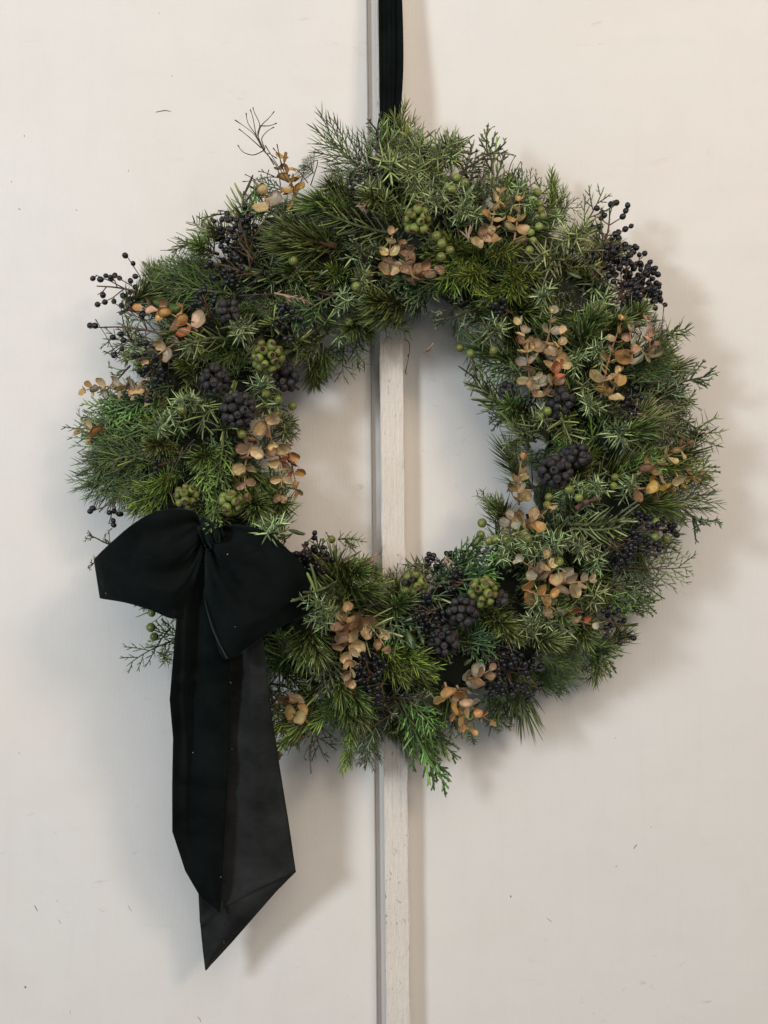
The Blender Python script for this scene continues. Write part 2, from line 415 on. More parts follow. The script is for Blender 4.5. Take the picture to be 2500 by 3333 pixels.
def gen_soft(L, rg, nl=(0.010, 0.015), w=0.0010, side=4, dens=0.0011, flat=0.0, sang=(30, 50)):
    s, n = MB(), MB()
    def shoot(pts, L, r):
        tube(s, pts, [r * (1 - 0.6 * i / (len(pts) - 1)) for i in range(len(pts))], 5)
        N = int(L / dens)
        for k in range(N):
            t = k / N; p, d = along(pts, t)
            az = k * 2.39996; ang = R(rg.uniform(38, 60)) * (1 - 0.4 * t)
            dd = rdir(d, ang, az); dd.y *= (1 - flat); dd.normalize()
            l = rg.uniform(*nl) * (1 - 0.45 * max(0, t - .6) / .4)
            needle(n, p, dd, dd.cross(rv(rg)), l, w, w * 0.8, d * 0.32 + rv(rg) * 0.06, rg.random(), ((0, .9), (.35, 1), (.75, .7)))
    pts = stem_pts(L, rg, 0.07); shoot(pts, L, 0.0011)
    for k in range(side):
        t = (k + 0.6) / (side + 0.8) * 0.8; p, d = along(pts, t)
        sg = 1 if k % 2 else -1
        dd = (d * math.cos(R(rg.uniform(*sang))) + Vector((sg, rg.uniform(-.4, .4), 0)).normalized() * math.sin(R(rg.uniform(*sang)))).normalized()
        l = L * rg.uniform(0.32, 0.52) * (1 - 0.5 * t)
        shoot([p + dd * (l * i / 4) + d * (l * 0.22 * (i / 4) ** 2) for i in range(5)], l, 0.0007)
    return s, n
def scale_chain(n, pts, w, rnd, t0=0.0):
    """a shoot of overlapping scale leaves: flattened tube with a stepped outline"""
    vs, cs, fs = [], [], []
    K = len(pts)
    for i, p in enumerate(pts):
        d = pts[min(i + 1, K - 1)] - pts[max(i - 1, 0)]
        up, side = frame(d, Vector((0, -1, 0)))
        k = (1.18 if i % 2 else 0.72) * (1.0 if i < K - 2 else (0.8 if i == K - 2 else 0.15))
        hw, ht = w * 0.5 * k, w * 0.33 * (0.85 if i % 2 else 1.05) * (1 if i < K - 1 else .2)
        vs += [p + side * hw, p + up * ht, p - side * hw, p - up * ht]
        q = t0 + (1 - t0) * i / (K - 1)
        cs += [(q, rnd, 0)] * 4
    for i in range(K - 1):
        for j in range(4):
            a, b_ = i * 4 + j, i * 4 + (j + 1) % 4
            fs.append((a, b_, b_ + 4, a + 4))
    fs.append(((K - 1) * 4, (K - 1) * 4 + 1, (K - 1) * 4 + 2, (K - 1) * 4 + 3))
    n.add(vs, fs, cs)
def gen_cedar(L, rg, w=0.0019, gap=0.0055, a1=38, sub=True, spread=0.42, droop=0.10, jit=0.12, subgap=0.0042, sublen=0.34):
    s, n = MB(), MB()
    n0 = 12; bx_ = rg.uniform(-.08, .08)
    pts = [Vector((bx_ * L * math.sin(2.4 * i / n0), droop * L * (i / n0) ** 2, L * i / n0)) for i in range(n0 + 1)]
    tube(s, pts, [0.0011 * (1 - 0.7 * i / n0) for i in range(n0 + 1)], 5)
    def chain(p, d, cur, l, w_, t0):
        K = max(4, int(l / 0.0016))
        P = [p + d * (l * i / K) + cur * (l * (i / K) ** 2) for i in range(K + 1)]
        scale_chain(n, P, w_, rg.random(), t0); return P
    chain_main = [along(pts, 0.15 + .85 * i / 40)[0] for i in range(41)]
    scale_chain(n, chain_main, w * 1.05, rg.random(), 0.2)
    N = int(L / gap)
    for k in range(N):
        t = 0.06 + 0.92 * k / N; p, d = along(pts, t); sg = 1 if k % 2 else -1
        a = R(a1 + rg.uniform(-7, 7)); out = Vector((sg, rg.uniform(-jit, jit) * 3, 0)).normalized()
        dd = (d * math.cos(a) + out * math.sin(a)).normalized()
        l = L * spread * (0.35 + 0.9 * math.sin(min(1, (1 - t) * 1.5) * math.pi * 0.5)) * rg.uniform(0.8, 1.1) * (0.55 + 0.45 * min(1, t * 3))
        l = max(l, 0.005)
        cur = d * 0.22 + Vector((0, rg.uniform(-.1, .2), 0))
        P = chain(p, dd, cur, l, w, 0.3 * t)
        if sub and l > 0.009:
            M_ = int(l / subgap)
            for q in range(M_):
                u = (q + 0.8) / (M_ + 0.6); pp, d2 = along(P, u); s2 = 1 if (q + k) % 2 else -1
                nn = Vector((0, -1, 0)); sd = d2.cross(nn).normalized() * s2
                a2 = R(38 + rg.uniform(-8, 8)); d3 = (d2 * math.cos(a2) + sd * math.sin(a2) + nn * rg.uniform(-.15, .15)).normalized()
                l2 = l * sublen * (1.15 - 0.75 * u) * rg.uniform(.75, 1.1)
                if l2 > 0.0028: chain(pp, d3, d2 * 0.25, l2, w * 0.9, 0.45)
    return s, n
def gen_cypress(L, rg): return gen_cedar(L, rg, w=0.0013, gap=0.0080, a1=44, spread=0.36, jit=0.3, subgap=0.0050, sublen=0.42, droop=rg.uniform(-.1, .15))
def gen_rosemary(L, rg, nl=(0.016, 0.027)):
    s, n = MB(), MB(); pts = stem_pts(L, rg, 0.10)
    tube(s, pts, [0.0016 - 0.0007 * i / 8 for i in range(9)], 6)
    K = int(L / 0.0046)
    for k in range(K):
        t = 0.05 + 0.95 * k / K; p, d = along(pts, t); az0 = k * 1.5708 + rg.uniform(-.25, .25)
        for j in range(2):
            ang = R(rg.uniform(42, 68)) * (1 - 0.5 * max(0, t - .75) / .25)
            dd = rdir(d, ang, az0 + j * math.pi); l = rg.uniform(*nl) * (1 - 0.5 * max(0, t - .7) / .3)
            needle(n, p, dd, d, l, 0.0023, 0.0010, d * rg.uniform(.1, .38) + rv(rg) * .05, rg.random(), ((0, .5), (.15, .9), (.55, 1), (.93, .75)), 1.0)
    return s, n
def gen_heath(L, rg, w=0.0013, depth=2):
    s, n = MB(), MB()
    def grow(p, d, l, r, lev):
        K = max(4, int(l / 0.004)); P = [p]; dd = d.copy()
        for i in range(K):
            dd = (dd + rv(rg) * 0.16).normalized(); P.append(P[-1] + dd * (l / K))
        tube(s if lev == 0 else n, P, [r * (1 - 0.45 * i / K) * (1.15 if i % 2 else .85) for i in range(K + 1)], 5, rg.random(), tcol=None if lev else .2)
        if lev < depth:
            for k in range(int(l / 0.0058)):
                u = 0.12 + 0.88 * rg.random(); q, d2 = along(P, u)
                grow(q, rdir(d2, R(rg.uniform(28, 58)), rg.uniform(0, 6.28)), l * rg.uniform(.22, .42) * (1.2 - .6 * u), r * 0.78, lev + 1)
        else:
            for k in range(3):
                u = rg.uniform(.5, 1); q, d2 = along(P, u)
                needle(n, q, rdir(d2, R(40), rg.uniform(0, 6.28)), rv(rg), 0.0035, 0.0011, .0009, d2 * .1, rg.random())
    grow(Vector((0, 0, 0)), Vector((0, 0, 1)), L, w, 0)
    return s, n

KINDS = {
    'P': ('pine_sprig', gen_pine, {}, 'pine', 'bark', (0.06, 0.09)),
    'Q': ('pine_sprig', gen_pine, {}, 'pine_light', 'bark', (0.055, 0.08)),
    'J': ('juniper_sprig', gen_juniper, {}, 'juniper', 'green_stem', (0.03, 0.05, 0.075)),
    'V': ('juniper_sprig', gen_juniper, {'nl': (0.013, 0.018)}, 'juniper_bright', 'green_stem', (0.04, 0.065)),
    'S': ('soft_needle_sprig', gen_soft, {'nl': (0.011, 0.017), 'w': 0.00115}, 'soft', 'green_stem', (0.045, 0.07, 0.1)),
    'F': ('feathery_sprig', gen_soft, {'nl': (0.009, 0.013), 'w': 0.0008, 'side': 12, 'dens': 0.0014, 'flat': 0.5}, 'fern', 'green_stem', (0.07, 0.11)),
    'C': ('cedar_sprig', gen_cedar, {}, 'cedar', 'green_stem', (0.06, 0.10, 0.15)),
    'D': ('cedar_sprig', gen_cedar, {'gap': 0.0095, 'spread': 0.24, 'a1': 27, 'w': 0.0023, 'subgap': 0.0052, 'sublen': 0.40, 'jit': 0.2}, 'cedar', 'green_stem', (0.10, 0.15)),
    'T': ('cedar_sprig', gen_cedar, {}, 'teal', 'green_stem', (0.05, 0.08)),
    'Y': ('cypress_sprig', gen_cypress, {}, 'cypress', 'bark', (0.06, 0.10)),
    'R': ('rosemary_sprig', gen_rosemary, {}, 'rosemary', 'green_stem', (0.05, 0.08, 0.12)),
    'W': ('rosemary_sprig', gen_rosemary, {}, 'rosemary_pale', 'green_stem', (0.05, 0.08)),
    'K': ('heath_sprig', gen_heath, {}, 'heath', 'twig', (0.045, 0.065)),
    'X': ('heath_sprig', gen_heath, {}, 'heath_dark', 'twig', (0.05,)),
}
VAR = {}
for key, (nm, gen, kw, mt, st, lens) in KINDS.items():
    VAR[key] = []
    for L in lens:
        for sd in range(3 if len(lens) < 3 else 2):
            s_, n_ = gen(L, random.Random(hash_ := (ord(key) * 977 + int(L * 1000) * 31 + sd)), **kw)
            VAR[key].append((L, s_.mesh('stem', [M[st]]), n_.mesh('needles', [M[mt]])))
NEED = {'C': 'scales', 'D': 'scales', 'T': 'scales', 'Y': 'scales', 'R': 'leaves', 'W': 'leaves', 'K': 'shoots', 'X': 'shoots'}
prng = random.Random(77)
def sprig(key, base, tip, roll=None):
    d = tip - base; l = d.length
    best = sorted(VAR[key], key=lambda v: abs(math.log(l / v[0])))
    cand = [v for v in best if abs(v[0] - best[0][0]) < 1e-6]
    L, sm, nm = prng.choice(cand)
    z = d.normalized(); view = Vector((0, -1, 0)); n = view - z * view.dot(z)
    if n.length < 0.05: n = Vector((1, 0, 0)) - z * z.x
    y = -n.normalized(); x = y.cross(z)
    mt = Matrix((x, y, z)).transposed()
    if roll is None: roll = prng.uniform(-0.5, 0.5) if key in 'CTYFD' else prng.uniform(0, 6.28)
    mt = mt @ Matrix.Rotation(roll, 3, 'Z')
    k = l / L
    k2 = min(max(k, 0.72), 1.3)           # keep needle size near life size
    mt = mt @ Matrix.Diagonal((k2, k2, k))
    o = link(KINDS[key][0], sm, wreath)
    o.matrix_local = Matrix.Translation(base - O) @ mt.to_4x4()
    link(NEED.get(key, 'needles'), nm, o, 'stuff')
    return o
def hero(key, c, x1, y1, x2=None, y2=None, lift=0.010, sink=0.020):
    a = NP(c, x1, y1)
    if x2 is None:                          # seen end-on: grows towards the viewer
        s0 = surf(*a); ja, jb = prng.uniform(-45, 45), prng.uniform(-45, 45)
        base = W(a[0] + ja, a[1] + jb, s0 - 0.022); tip = W(a[0], a[1], s0 + 0.018)
        return sprig(key, base, tip)
    b_ = NP(c, x2, y2)
    ins = {'P': 42, 'Q': 42, 'S': 14, 'J': 10, 'V': 10, 'R': 14, 'W': 14}.get(key, 0)      # needles reach past the stem's end
    if ins:
        ll = math.hypot(b_[0] - a[0], b_[1] - a[1]); f = max(0.6, 1 - ins / ll); b_ = (a[0] + (b_[0] - a[0]) * f, a[1] + (b_[1] - a[1]) * f)
    s0 = surf(*a); s1 = surf(*b_)
    d0 = max(0.03, s0 - sink); d1 = max(s1 + lift + prng.uniform(-.004, .008), 0.60 * s0)
    return sprig(key, W(a[0], a[1], d0), W(b_[0], b_[1], d1))

H = """
P M 700 330 660 560|X M 690 400 620 640|Y M 620 560 630 960|F M 760 380 750 620|S M 820 420 800 560|J M 600 420 560 600|R C 180 720 320 600|J C 330 640|J C 250 620|T M 560 560 520 760
R E 420 560 230 420|R E 470 640 330 600|J E 400 640 260 690|S E 380 500 220 500|P E 420 460 250 400|T E 330 500 180 520|F E 460 720 300 720|R H 380 620 300 760|F G 620 1180 480 1420|F G 560 1200 420 1330|Y G 720 1250 640 1440|S G 640 300 800 330|F C 1440 1500 1600 1560|F C 1450 1450 1600 1400|Y E 1200 620 1440 560|F D 480 1150 150 1250|D D 520 1080 170 1150
J B 1330 760 1450 690|J B 1000 820 950 700|R B 1080 900 1010 720|K B 1120 800 1010 640|F B 1400 820 1500 640|J B 1520 800|S B 1420 640 1480 560|P B 1050 900 900 760|R B 1330 860 1420 740|F C 330 560 330 400|X C 200 560 260 430|J C 560 480 660 430|J C 640 560|S C 620 640 640 480|J C 560 560|X C 660 700 600 540|R C 500 640 520 480|F C 520 480 580 380|J C 270 470|C C 620 700 720 620
P A 1210 1250 970 1150|P A 1290 1180 1090 1000|P B 690 1200 200 1080|P B 640 1230 180 1180|P B 900 960 430 850|P B 820 800 560 700|P B 700 1180 260 1010|P B 760 980 480 800
P M 1150 250 800 230|P M 1180 270 780 380|P M 1050 250 750 160|P C 950 1500 1180 1260|P C 1030 1620 1080 1270|P C 1300 1350 1500 1230|P C 1180 1450 1350 1280
Q E 1000 560 1240 420|Q E 980 600 1300 500|P E 950 640 1250 560|P E 1100 1050 1400 1100|P E 1080 1020 1380 1050|P E 240 1220 200 990|P E 270 1200 230 1000
P H 180 600 350 740|Q H 230 660 400 800|Q H 480 770 700 810|P H 740 690 930 720|P H 760 730 890 820|P H 560 580 760 640
P G 330 680 310 980|Q G 350 700 390 960|P G 330 700 240 960|P G 480 1000 570 1230|P G 530 1120 620 1400|P G 650 1220 680 1400|P G 560 1050 700 1280
P G 520 330 740 360|P G 560 430 830 480|P G 500 280 760 340|P D 720 1080 580 1190|P D 1000 1180 900 1270|P D 1270 1480 1370 1590|P D 1450 1480 1530 1590|P D 1300 1500 1320 1620
P M 400 600 430 950|P M 380 650 330 1000|P M 300 800 370 1080|P D 400 250 620 60|P G 900 600 1020 470
V B 1180 760 1170 500|V B 1235 640|V B 1400 830|V B 1590 520|V B 1300 470|V B 1220 760 1130 470|V B 1300 640|V B 1120 620|J B 1330 700|V B 1480 520|V B 1360 500|V B 1420 520 1640 420|J C 40 560|J C 140 210|V C 60 250 240 150|J C 730 1170|J C 480 1390|J C 330 1440 480 1400
J D 820 830|J D 740 940|J D 670 1010|J D 900 820|J D 1380 800 1340 560|J D 1400 760 1380 900|J D 1550 1000|J D 1200 350|J D 1340 700|J D 1250 330 1180 420|J D 920 420 860 520|J D 450 560 400 530
V E 760 300 850 420|J E 800 430|J E 880 920|J E 1030 950|J E 430 1330|J E 280 1340|J E 780 1330|J E 180 1100 130 960|J E 520 520|J E 840 60|J E 700 80 730 240|J E 560 1370|J E 650 1000 760 930|J E 1000 600 1020 660
J H 460 640|J H 520 530|J H 500 760|J H 590 700|J H 730 560 700 760|V H 770 530 980 470|J H 820 180|J H 550 190|J H 440 150|J H 280 250|J H 870 300 960 220|J H 340 130|J H 650 160
J F 560 1010 500 960|J F 460 650 380 700|J G 520 115 690 130|J G 1400 1400 1440 1510|J M 780 90|J M 720 560 740 840|J M 640 220|J M 90 1350 100 1480|J M 60 1300|J C 820 640 880 620
V C 900 950 1080 660|V C 900 920 730 880|V C 950 860 1150 860|V C 920 980 1150 960|V C 1000 800 890 720|V C 960 800 1040 700
S B 1150 600 1235 60|S B 1130 560 1060 200|S B 1200 480 1350 300|S B 1160 450 1200 200|S C 250 850 150 1160|S C 300 800 300 1160|S C 420 900 570 890|S C 540 1000 540 1220|S C 500 1000 730 1030|S C 520 1050 380 1210|S C 200 900 100 750|S C 480 620 530 340|S C 350 1000 220 1060|S C 560 1000 640 1120
F A 1320 1430 700 1440|F A 1260 1490 740 1410|F A 1320 1560 690 1530|F A 1250 1400 900 1380|F D 560 1250 90 1440|F D 600 1190 120 1330|F D 620 1330 180 1490|F D 640 1260 200 1200|F D 560 1350 330 1530
S D 760 1390 440 1590|S D 740 1370 480 1430|S D 640 1560 430 1590|S D 800 1330 600 1400|S D 900 650 760 560|S G 760 860 1230 980|S G 800 900 1000 1110|S G 780 830 1150 900|S G 900 1000 1180 1020|F G 740 1390 700 1660|S D 700 550 430 540|S D 620 600 480 600
C D 720 810 200 1020|C D 720 850 180 1130|C D 640 960 230 1230|C D 700 800 290 900|D D 1010 1050 960 1630|D D 1080 1130 1010 1620|D D 720 830 170 1060|D D 700 900 160 1000|D D 660 990 240 1240|D D 680 850 220 950|C D 980 1180 900 1480|C D 1100 1080 1040 1400
D G 930 1180 1330 1785|D G 950 1180 1240 1730|D G 900 1200 1020 1510|D G 1000 1200 1285 1480|D G 960 1200 1140 1640|D G 1020 1200 1320 1640|C G 980 1180 1180 1400|D G 980 1180 1290 1560|T G 1130 390 1550 270|T G 1160 420 1480 390|C G 1300 420 1560 330|T G 1300 800 1560 840|T G 1380 780 1500 740
Y G 400 740 490 1190|Y G 440 800 520 1130|T G 880 520 960 800|Y G 880 560 920 760|T B 1510 1500 1170 1440|T B 1460 1460 1240 1620|C B 210 920 60 840|T M 500 180 160 390|T M 450 280 140 330|T D 1640 180 1560 280|T D 760 740 640 760
Y E 1180 320 1410 150|Y E 1130 400 1510 370|Y E 1160 500 1450 620|Y E 1200 450 1480 480|C E 1000 870 1280 690|C E 1020 880 1250 770|Y E 1100 450 1420 300|Y E 1150 250 1330 150|F E 1080 300 1330 60|F E 1050 250 1300 120
Y H 1000 280 1550 270|Y H 1000 230 1440 180|Y H 980 400 1390 410|C H 900 480 1140 560|Y H 900 440 1200 460|Y H 1050 330 1400 280|F H 520 880 830 930|F H 550 950 720 1150|F H 300 1020 430 1250|F H 480 900 780 1010|F H 250 1000 330 1180|F H 600 850 800 850
R B 1170 1090 530 890|R B 1200 1060 1190 830|R B 1100 1000 1090 780|R M 420 540 120 680|R M 430 530 230 780|R M 460 520 470 340|R E 440 700 70 270|R E 400 600 130 410|R E 350 470 60 210|R E 480 660 300 540|R E 560 620 440 480|R E 660 570|R E 640 560 720 680
W E 680 1180 1070 1140|R E 700 1210 1040 1200|W G 470 540 850 750|R G 590 470 900 440|W G 1040 525 1250 520|R G 150 920 140 720|R F 1250 300 1150 190|R D 1150 430 800 480|R D 1420 330 1480 250|R D 1550 560 1640 390|R D 880 880 1060 930|R D 1000 880 960 1050|R D 1100 1000 1060 1060|R E 60 60 100 330
X B 1020 1420 800 1220|X B 1000 1300 850 1150|K B 900 760 800 470|K B 880 660 915 520|K C 330 1250 70 1380|K C 350 1330 160 1390|K C 260 1200 60 1290|X C 930 1250 940 1120|K C 880 1350 920 1160|K E 640 1250 640 1340|K E 700 1300 560 1330|K E 880 640 980 550|K G 800 1150 900 1310|K G 850 1180 1080 1200|K G 960 1180 1020 1100|K F 230 330 70 270|K F 220 400 50 390|Y F 560 900 310 1060|K F 560 820 450 950|K G 440 1000 380 1180|X D 1130 1080 1190 1020|K B 1000 620 820 680|X B 860 800 700 720|X C 1000 1250 860 1330|X D 1280 160 1400 230|X C 260 560 240 460
"""
for ln in H.replace('\n', '|').split('|'):
    p = ln.split()
    if not p: continue
    hero(p[0], p[1], *[float(v) for v in p[2:]])

for key, x1, y1, x2, y2 in (('J', 1560, 720, 1440, 650), ('R', 1560, 640, 1420, 600), ('Y', 1500, 780, 1380, 690), ('J', 1180, 160, 1140, 250), ('D', 860, 20, 790, 200)):
    sprig(key, W(*NP('F', x1, y1), 0.100), W(*NP('F', x2, y2), 0.158))

# ---- filling between the sprigs one can name
frg = random.Random(4242)
FK = 'PPJJJJSSFFCCTTYYRRRRXXKK'
def filler(n, lay):
    for i in range(n):
        a = 2 * math.pi * (i + frg.random()) / n; u = frg.uniform(-0.66, 0.92)
        rr = R0 + u * RW * 0.92
        px, py = CX + rr * math.cos(a), CY - rr * math.sin(a)
        rad = Vector((math.cos(a), -math.sin(a))); tan = Vector((rad.y, -rad.x)) * (1 if frg.random() < 0.5 else -1)
        w = 1.0 if u > 0.15 else (-0.45 if u < -0.45 else frg.uniform(-.5, .9))
        dirv = (rad * w + tan * frg.uniform(0.25, 0.9)).normalized()
        l = frg.uniform(130, 230) * (1.0 if u > -0.4 else 0.72)
        tx, ty = px + dirv.x * l, py + dirv.y * l
        rt = math.hypot(tx - CX, ty - CY)
        key = frg.choice(FK); lim = frg.uniform(0.98, 1.22) if key in 'FYCS' and frg.random() < .6 else 0.95
        if rt > R0 + RW * lim:
            f = (R0 + RW * lim) / rt; tx, ty = CX + (tx - CX) * f, CY + (ty - CY) * f
        if rt < R0 - RW * 0.95:
            f = (R0 - RW * 0.95) / rt; tx, ty = CX + (tx - CX) * f, CY + (ty - CY) * f
        s0, s1 = surf(px, py), surf(tx, ty)
        if lay == 0: d0, d1 = 0.03, max(0.03, s1 - 0.022)
        else: d0, d1 = s0 - 0.040, max(0.035, s1 - 0.016)
        sprig(key, W(px, py, d0), W(tx, ty, d1))
filler(170, 0)
filler(200, 1)
# short ends tucked in, growing out of the moss towards the viewer
for i in range(280):
    a = 2 * math.pi * (i + frg.random()) / 280; rr = R0 + frg.uniform(-0.50, 0.74) * RW
    px, py = CX + rr * math.cos(a), CY - rr * math.sin(a); jx, jy = frg.uniform(-80, 80), frg.uniform(-80, 80)
    s0 = surf(px, py)
    sprig(frg.choice('JJJSSFTYRRXKCP'), W(px, py, 0.045), W(px + jx, py + jy, s0 - frg.uniform(0.012, 0.030)))

# thin wisps past the rim
for i in range(54):
    a = 2 * math.pi * (i + frg.random()) / 54; r0, r1 = R0 + frg.uniform(.35, .7) * RW, R0 + frg.uniform(1.08, 1.32) * RW; a2 = a + frg.uniform(-.22, .22)
    if any(lo_ < math.degrees(a2) < hi_ for lo_, hi_ in ((26, 50), (108, 172), (198, 230), (264, 335))): continue      # berry sprays and bow stand clear here
    sprig(frg.choice('FFYYKXSJD'), W(CX + r0 * math.cos(a), CY - r0 * math.sin(a), .06), W(CX + r1 * math.cos(a2), CY - r1 * math.sin(a2), frg.uniform(.045, .085)))

# ---- eucalyptus
def leaf_mesh(seed):
    rg = random.Random(seed); mb = MB(); NR, NA = 4, 18
    cup = rg.uniform(0.10, 0.50); fold = rg.uniform(0.0, 0.30); wid = rg.uniform(0.84, 1.04); ph = rg.uniform(0, 6); curl = rg.uniform(-.3, .6)
    top, cs = [], []
    def P(r, a):
        x = r * math.sin(a) * wid * 0.5; y = 0.5 - 0.5 * r * math.cos(a) * (1 + 0.05 * math.cos(a))
        k = 1 + (0.05 * math.sin(3 * a + ph) + 0.03 * math.sin(7 * a + ph)) * r; x *= k; y = 0.5 + (y - 0.5) * (2 - k)
        z = cup * (x * x + (y - .5) ** 2) * 1.6 + fold * abs(x) + curl * (y - 0.3) ** 2 + 0.07 * r * r * math.sin(2 * a + ph) + 0.03 * r * r * math.sin(5 * a + ph * 2)
        return Vector((x, y, z))
    def vcol(r, a):
        p = P(r, a); lat = abs(math.sin((p.y - abs(p.x) * 0.8) * 22))
        v = 0.8 if (abs(p.x) < 0.03 and r > .2) else max(0, 1 - lat * 2.2) * .6
        return (r, rg.random(), v)
    rings = [(0.001, 1)] + [(i / NR, NA) for i in range(1, NR + 1)]
    vs = [P(0, 0)]; cs = [(0, .5, .25)]
    for i in range(1, NR + 1):
        for j in range(NA):
            a = 2 * math.pi * j / NA; vs.append(P(i / NR, a)); cs.append(vcol(i / NR, a))
    T = len(vs); th = 0.02
    vs2 = [v - Vector((0, 0, th)) for v in vs]
    fs = []
    for base, flip in ((0, False), (T, True)):
        for j in range(NA):
            f = (base, base + 1 + j, base + 1 + (j + 1) % NA); fs.append(f if not flip else f[::-1])
        for i in range(NR - 1):
            for j in range(NA):
                a, b_ = base + 1 + i * NA + j, base + 1 + i * NA + (j + 1) % NA
                f = (a, b_, b_ + NA, a + NA); fs.append(f[::-1] if not flip else f)
    for j in range(NA):
        a, b_ = 1 + (NR - 1) * NA + j, 1 + (NR - 1) * NA + (j + 1) % NA
        fs.append((a, b_, b_ + T, a + T))
    mb.add(vs + vs2, fs, cs + cs)
    return mb.mesh('leaf', [M['euc']])
LEAVES = [leaf_mesh(i) for i in range(9)]
PAL = {'g': (0.64, 0.48, 0.235), 'o': (0.60, 0.345, 0.11), 'b': (0.24, 0.145, 0.08), 'y': (0.52, 0.32, 0.06), 's': (0.36, 0.35, 0.25),
       'p': (0.53, 0.345, 0.225), 'r': (0.50, 0.13, 0.055), 'v': (0.26, 0.20, 0.075)}
erg = random.Random(99)
VIEW = Vector((0, -1, 0))
def euc(c, x1, y1, x2, y2, pal='g', big=43, small=23, lift=0.018, c2=None):
    a = NP(c, x1, y1); b_ = NP(c2 or c, x2, y2); s0, s1 = surf(*a), surf(*b_)
    A = W(a[0], a[1], s0 + 0.002); B = W(b_[0], b_[1], max(s1 + lift, 0.62 * s0))
    L = (B - A).length; d = (B - A).normalized(); side = d.cross(VIEW).normalized()
    bow = side * erg.uniform(-.08, .08) * L + VIEW * erg.uniform(0.0, .10) * L
    P = [A.lerp(B, i / 8) + bow * math.sin(math.pi * i / 8) - A for i in range(9)]
    mb = MB(); tube(mb, P, [0.0011 - 0.0006 * i / 8 for i in range(9)], 6)
    st = link('eucalyptus_sprig', mb.mesh('eucalyptus_sprig', [M['dry_stem']]), wreath); st.location = A - O
    n = max(2, int(L / 0.0084)); az0 = erg.uniform(0, 3)
    for k in range(n + 1):
        t = 0.04 + 0.96 * k / n; p, dd = along(P, t)
        sz = (big + (small - big) * t) * erg.uniform(.85, 1.15) * S * 1.12
        az = az0 + (k % 2) * 1.57 + erg.uniform(-.3, .3)
        for j in range(2):
            x, y = frame(dd, VIEW)
            rad = x * math.cos(az + j * math.pi) + y * math.sin(az + j * math.pi)
            if rad.dot(VIEW) < -0.75 and k < n: continue      # the hidden rear leaf
            ang = R(erg.uniform(48, 80)) * (1 - 0.45 * (t > 0.93))
            ld = (dd * math.cos(ang) + rad * math.sin(ang)).normalized()
            nr = (dd * math.sin(ang) - rad * math.cos(ang))
            nr = (nr + VIEW * erg.uniform(0.3, 1.7) + rv(erg) * 0.25)
            nr = (nr - ld * nr.dot(ld)).normalized()
            xx = ld.cross(nr)
            mt = Matrix((xx, ld, nr)).transposed() @ Matrix.Diagonal((sz, sz * erg.uniform(.92, 1.15), sz))
            o = link('leaf', erg.choice(LEAVES), st)
            o.matrix_local = Matrix.Translation(p + ld * 0.0012) @ mt.to_4x4()
            q = PAL[erg.choice(pal)]
            f = erg.uniform(.8, 1.15)
            o.color = (q[0] * f, q[1] * f * erg.uniform(.92, 1.06), q[2] * f, 1)
M['dry_stem'] = stem_mat('eucalyptus stem', (0.22, 0.12, 0.06), (0.40, 0.25, 0.13))
EU = """B 400 840 290 520 yyog|B 190 900 120 740 gs|B 1110 1420 1130 1110 gggpp|B 1290 1480 1230 1210 bbp|B 1290 1420 1450 1370 bpg|C 400 820 470 490 gog|C 560 840 605 540 gog|C 330 800 385 740 bg
N 1725 1254 1694 1060 ggbs|N 1766 1152 1795 1022 ssg|N 1807 1202 1829 1094 ggg|E 540 350 640 190 rgb|E 470 350 500 260 ggs|N 1956 1295 2022 1051 ogg|N 2058 1195 2050 1080 psog|C 1480 1620 1460 1340 psp|E 940 380 1000 230 vog
D 640 800 170 765 gsog|D 920 370 500 210 pbro|D 800 440 600 570 pgs|D 1340 900 1420 1110 bgg|D 1450 1120 1480 1470 ggb|D 1310 1090 1245 1450 bgv|D 1520 1120 1590 1430 goro|D 290 1040 150 1050 og
E 370 1060 385 780 ogvg|E 330 1210 550 1090 gggo|E 320 1220 310 1160 ss|E 1080 960 1500 870 vgby|E 1120 870 1430 680 vbg|H 570 400 420 270 sss|H 600 380 590 250 gg|H 650 410 860 390 sgg|H 430 450 600 490 oob|H 560 540 880 690 spsr
G 600 800 575 600 ggb|G 590 790 600 1050 bgg|G 690 680 830 830 bbg|G 640 740 500 640 bb|G 190 1150 130 1540 vgb|G 260 1190 235 1490 vbo|G 1240 1080 1410 1390 oop|G 1320 1100 1540 1340 osgp|G 1370 1060 1540 1000 sb"""
for ln in EU.replace('\n', '|').split('|'):
    p = ln.split(); euc(p[0], *[float(v) for v in p[1:5]], p[5])

# ---- berries
def lathe(prof, n, rnd=0.5):
    vs, cs, fs = [], [], []; K = len(prof)
    for (r, z) in prof:
        for j in range(n):
            a = 2 * math.pi * j / n; vs.append(Vector((r * math.cos(a), r * math.sin(a), z))); cs.append((0, rnd, 0))
    for i in range(K - 1):
        for j in range(n):
            a, b_ = i * n + j, i * n + (j + 1) % n
            fs.append((a, b_, b_ + n, a + n))
    fs.append(tuple(range(n))[::-1]); fs.append(tuple((K - 1) * n + j for j in range(n)))
    return vs, fs, cs
def ivy_berry_mb(mb, mat=None):
    body = [(0.15, -1.0), (0.55, -0.82), (0.88, -0.42), (1.0, 0.05), (0.93, 0.42), (0.74, 0.72), (0.60, 0.82)]
    cap = [(0.60, 0.82), (0.62, 0.93), (0.52, 0.97), (0.42, 0.80), (0.18, 0.78), (0.10, 0.98), (0.03, 1.02)]
    for q, mi in ((body, 0), (cap, 1)):
        vs, fs, cs = lathe(q, 12)
        if mat is not None: vs = [mat @ v for v in vs]
        mb.add(vs, fs, cs, mi)
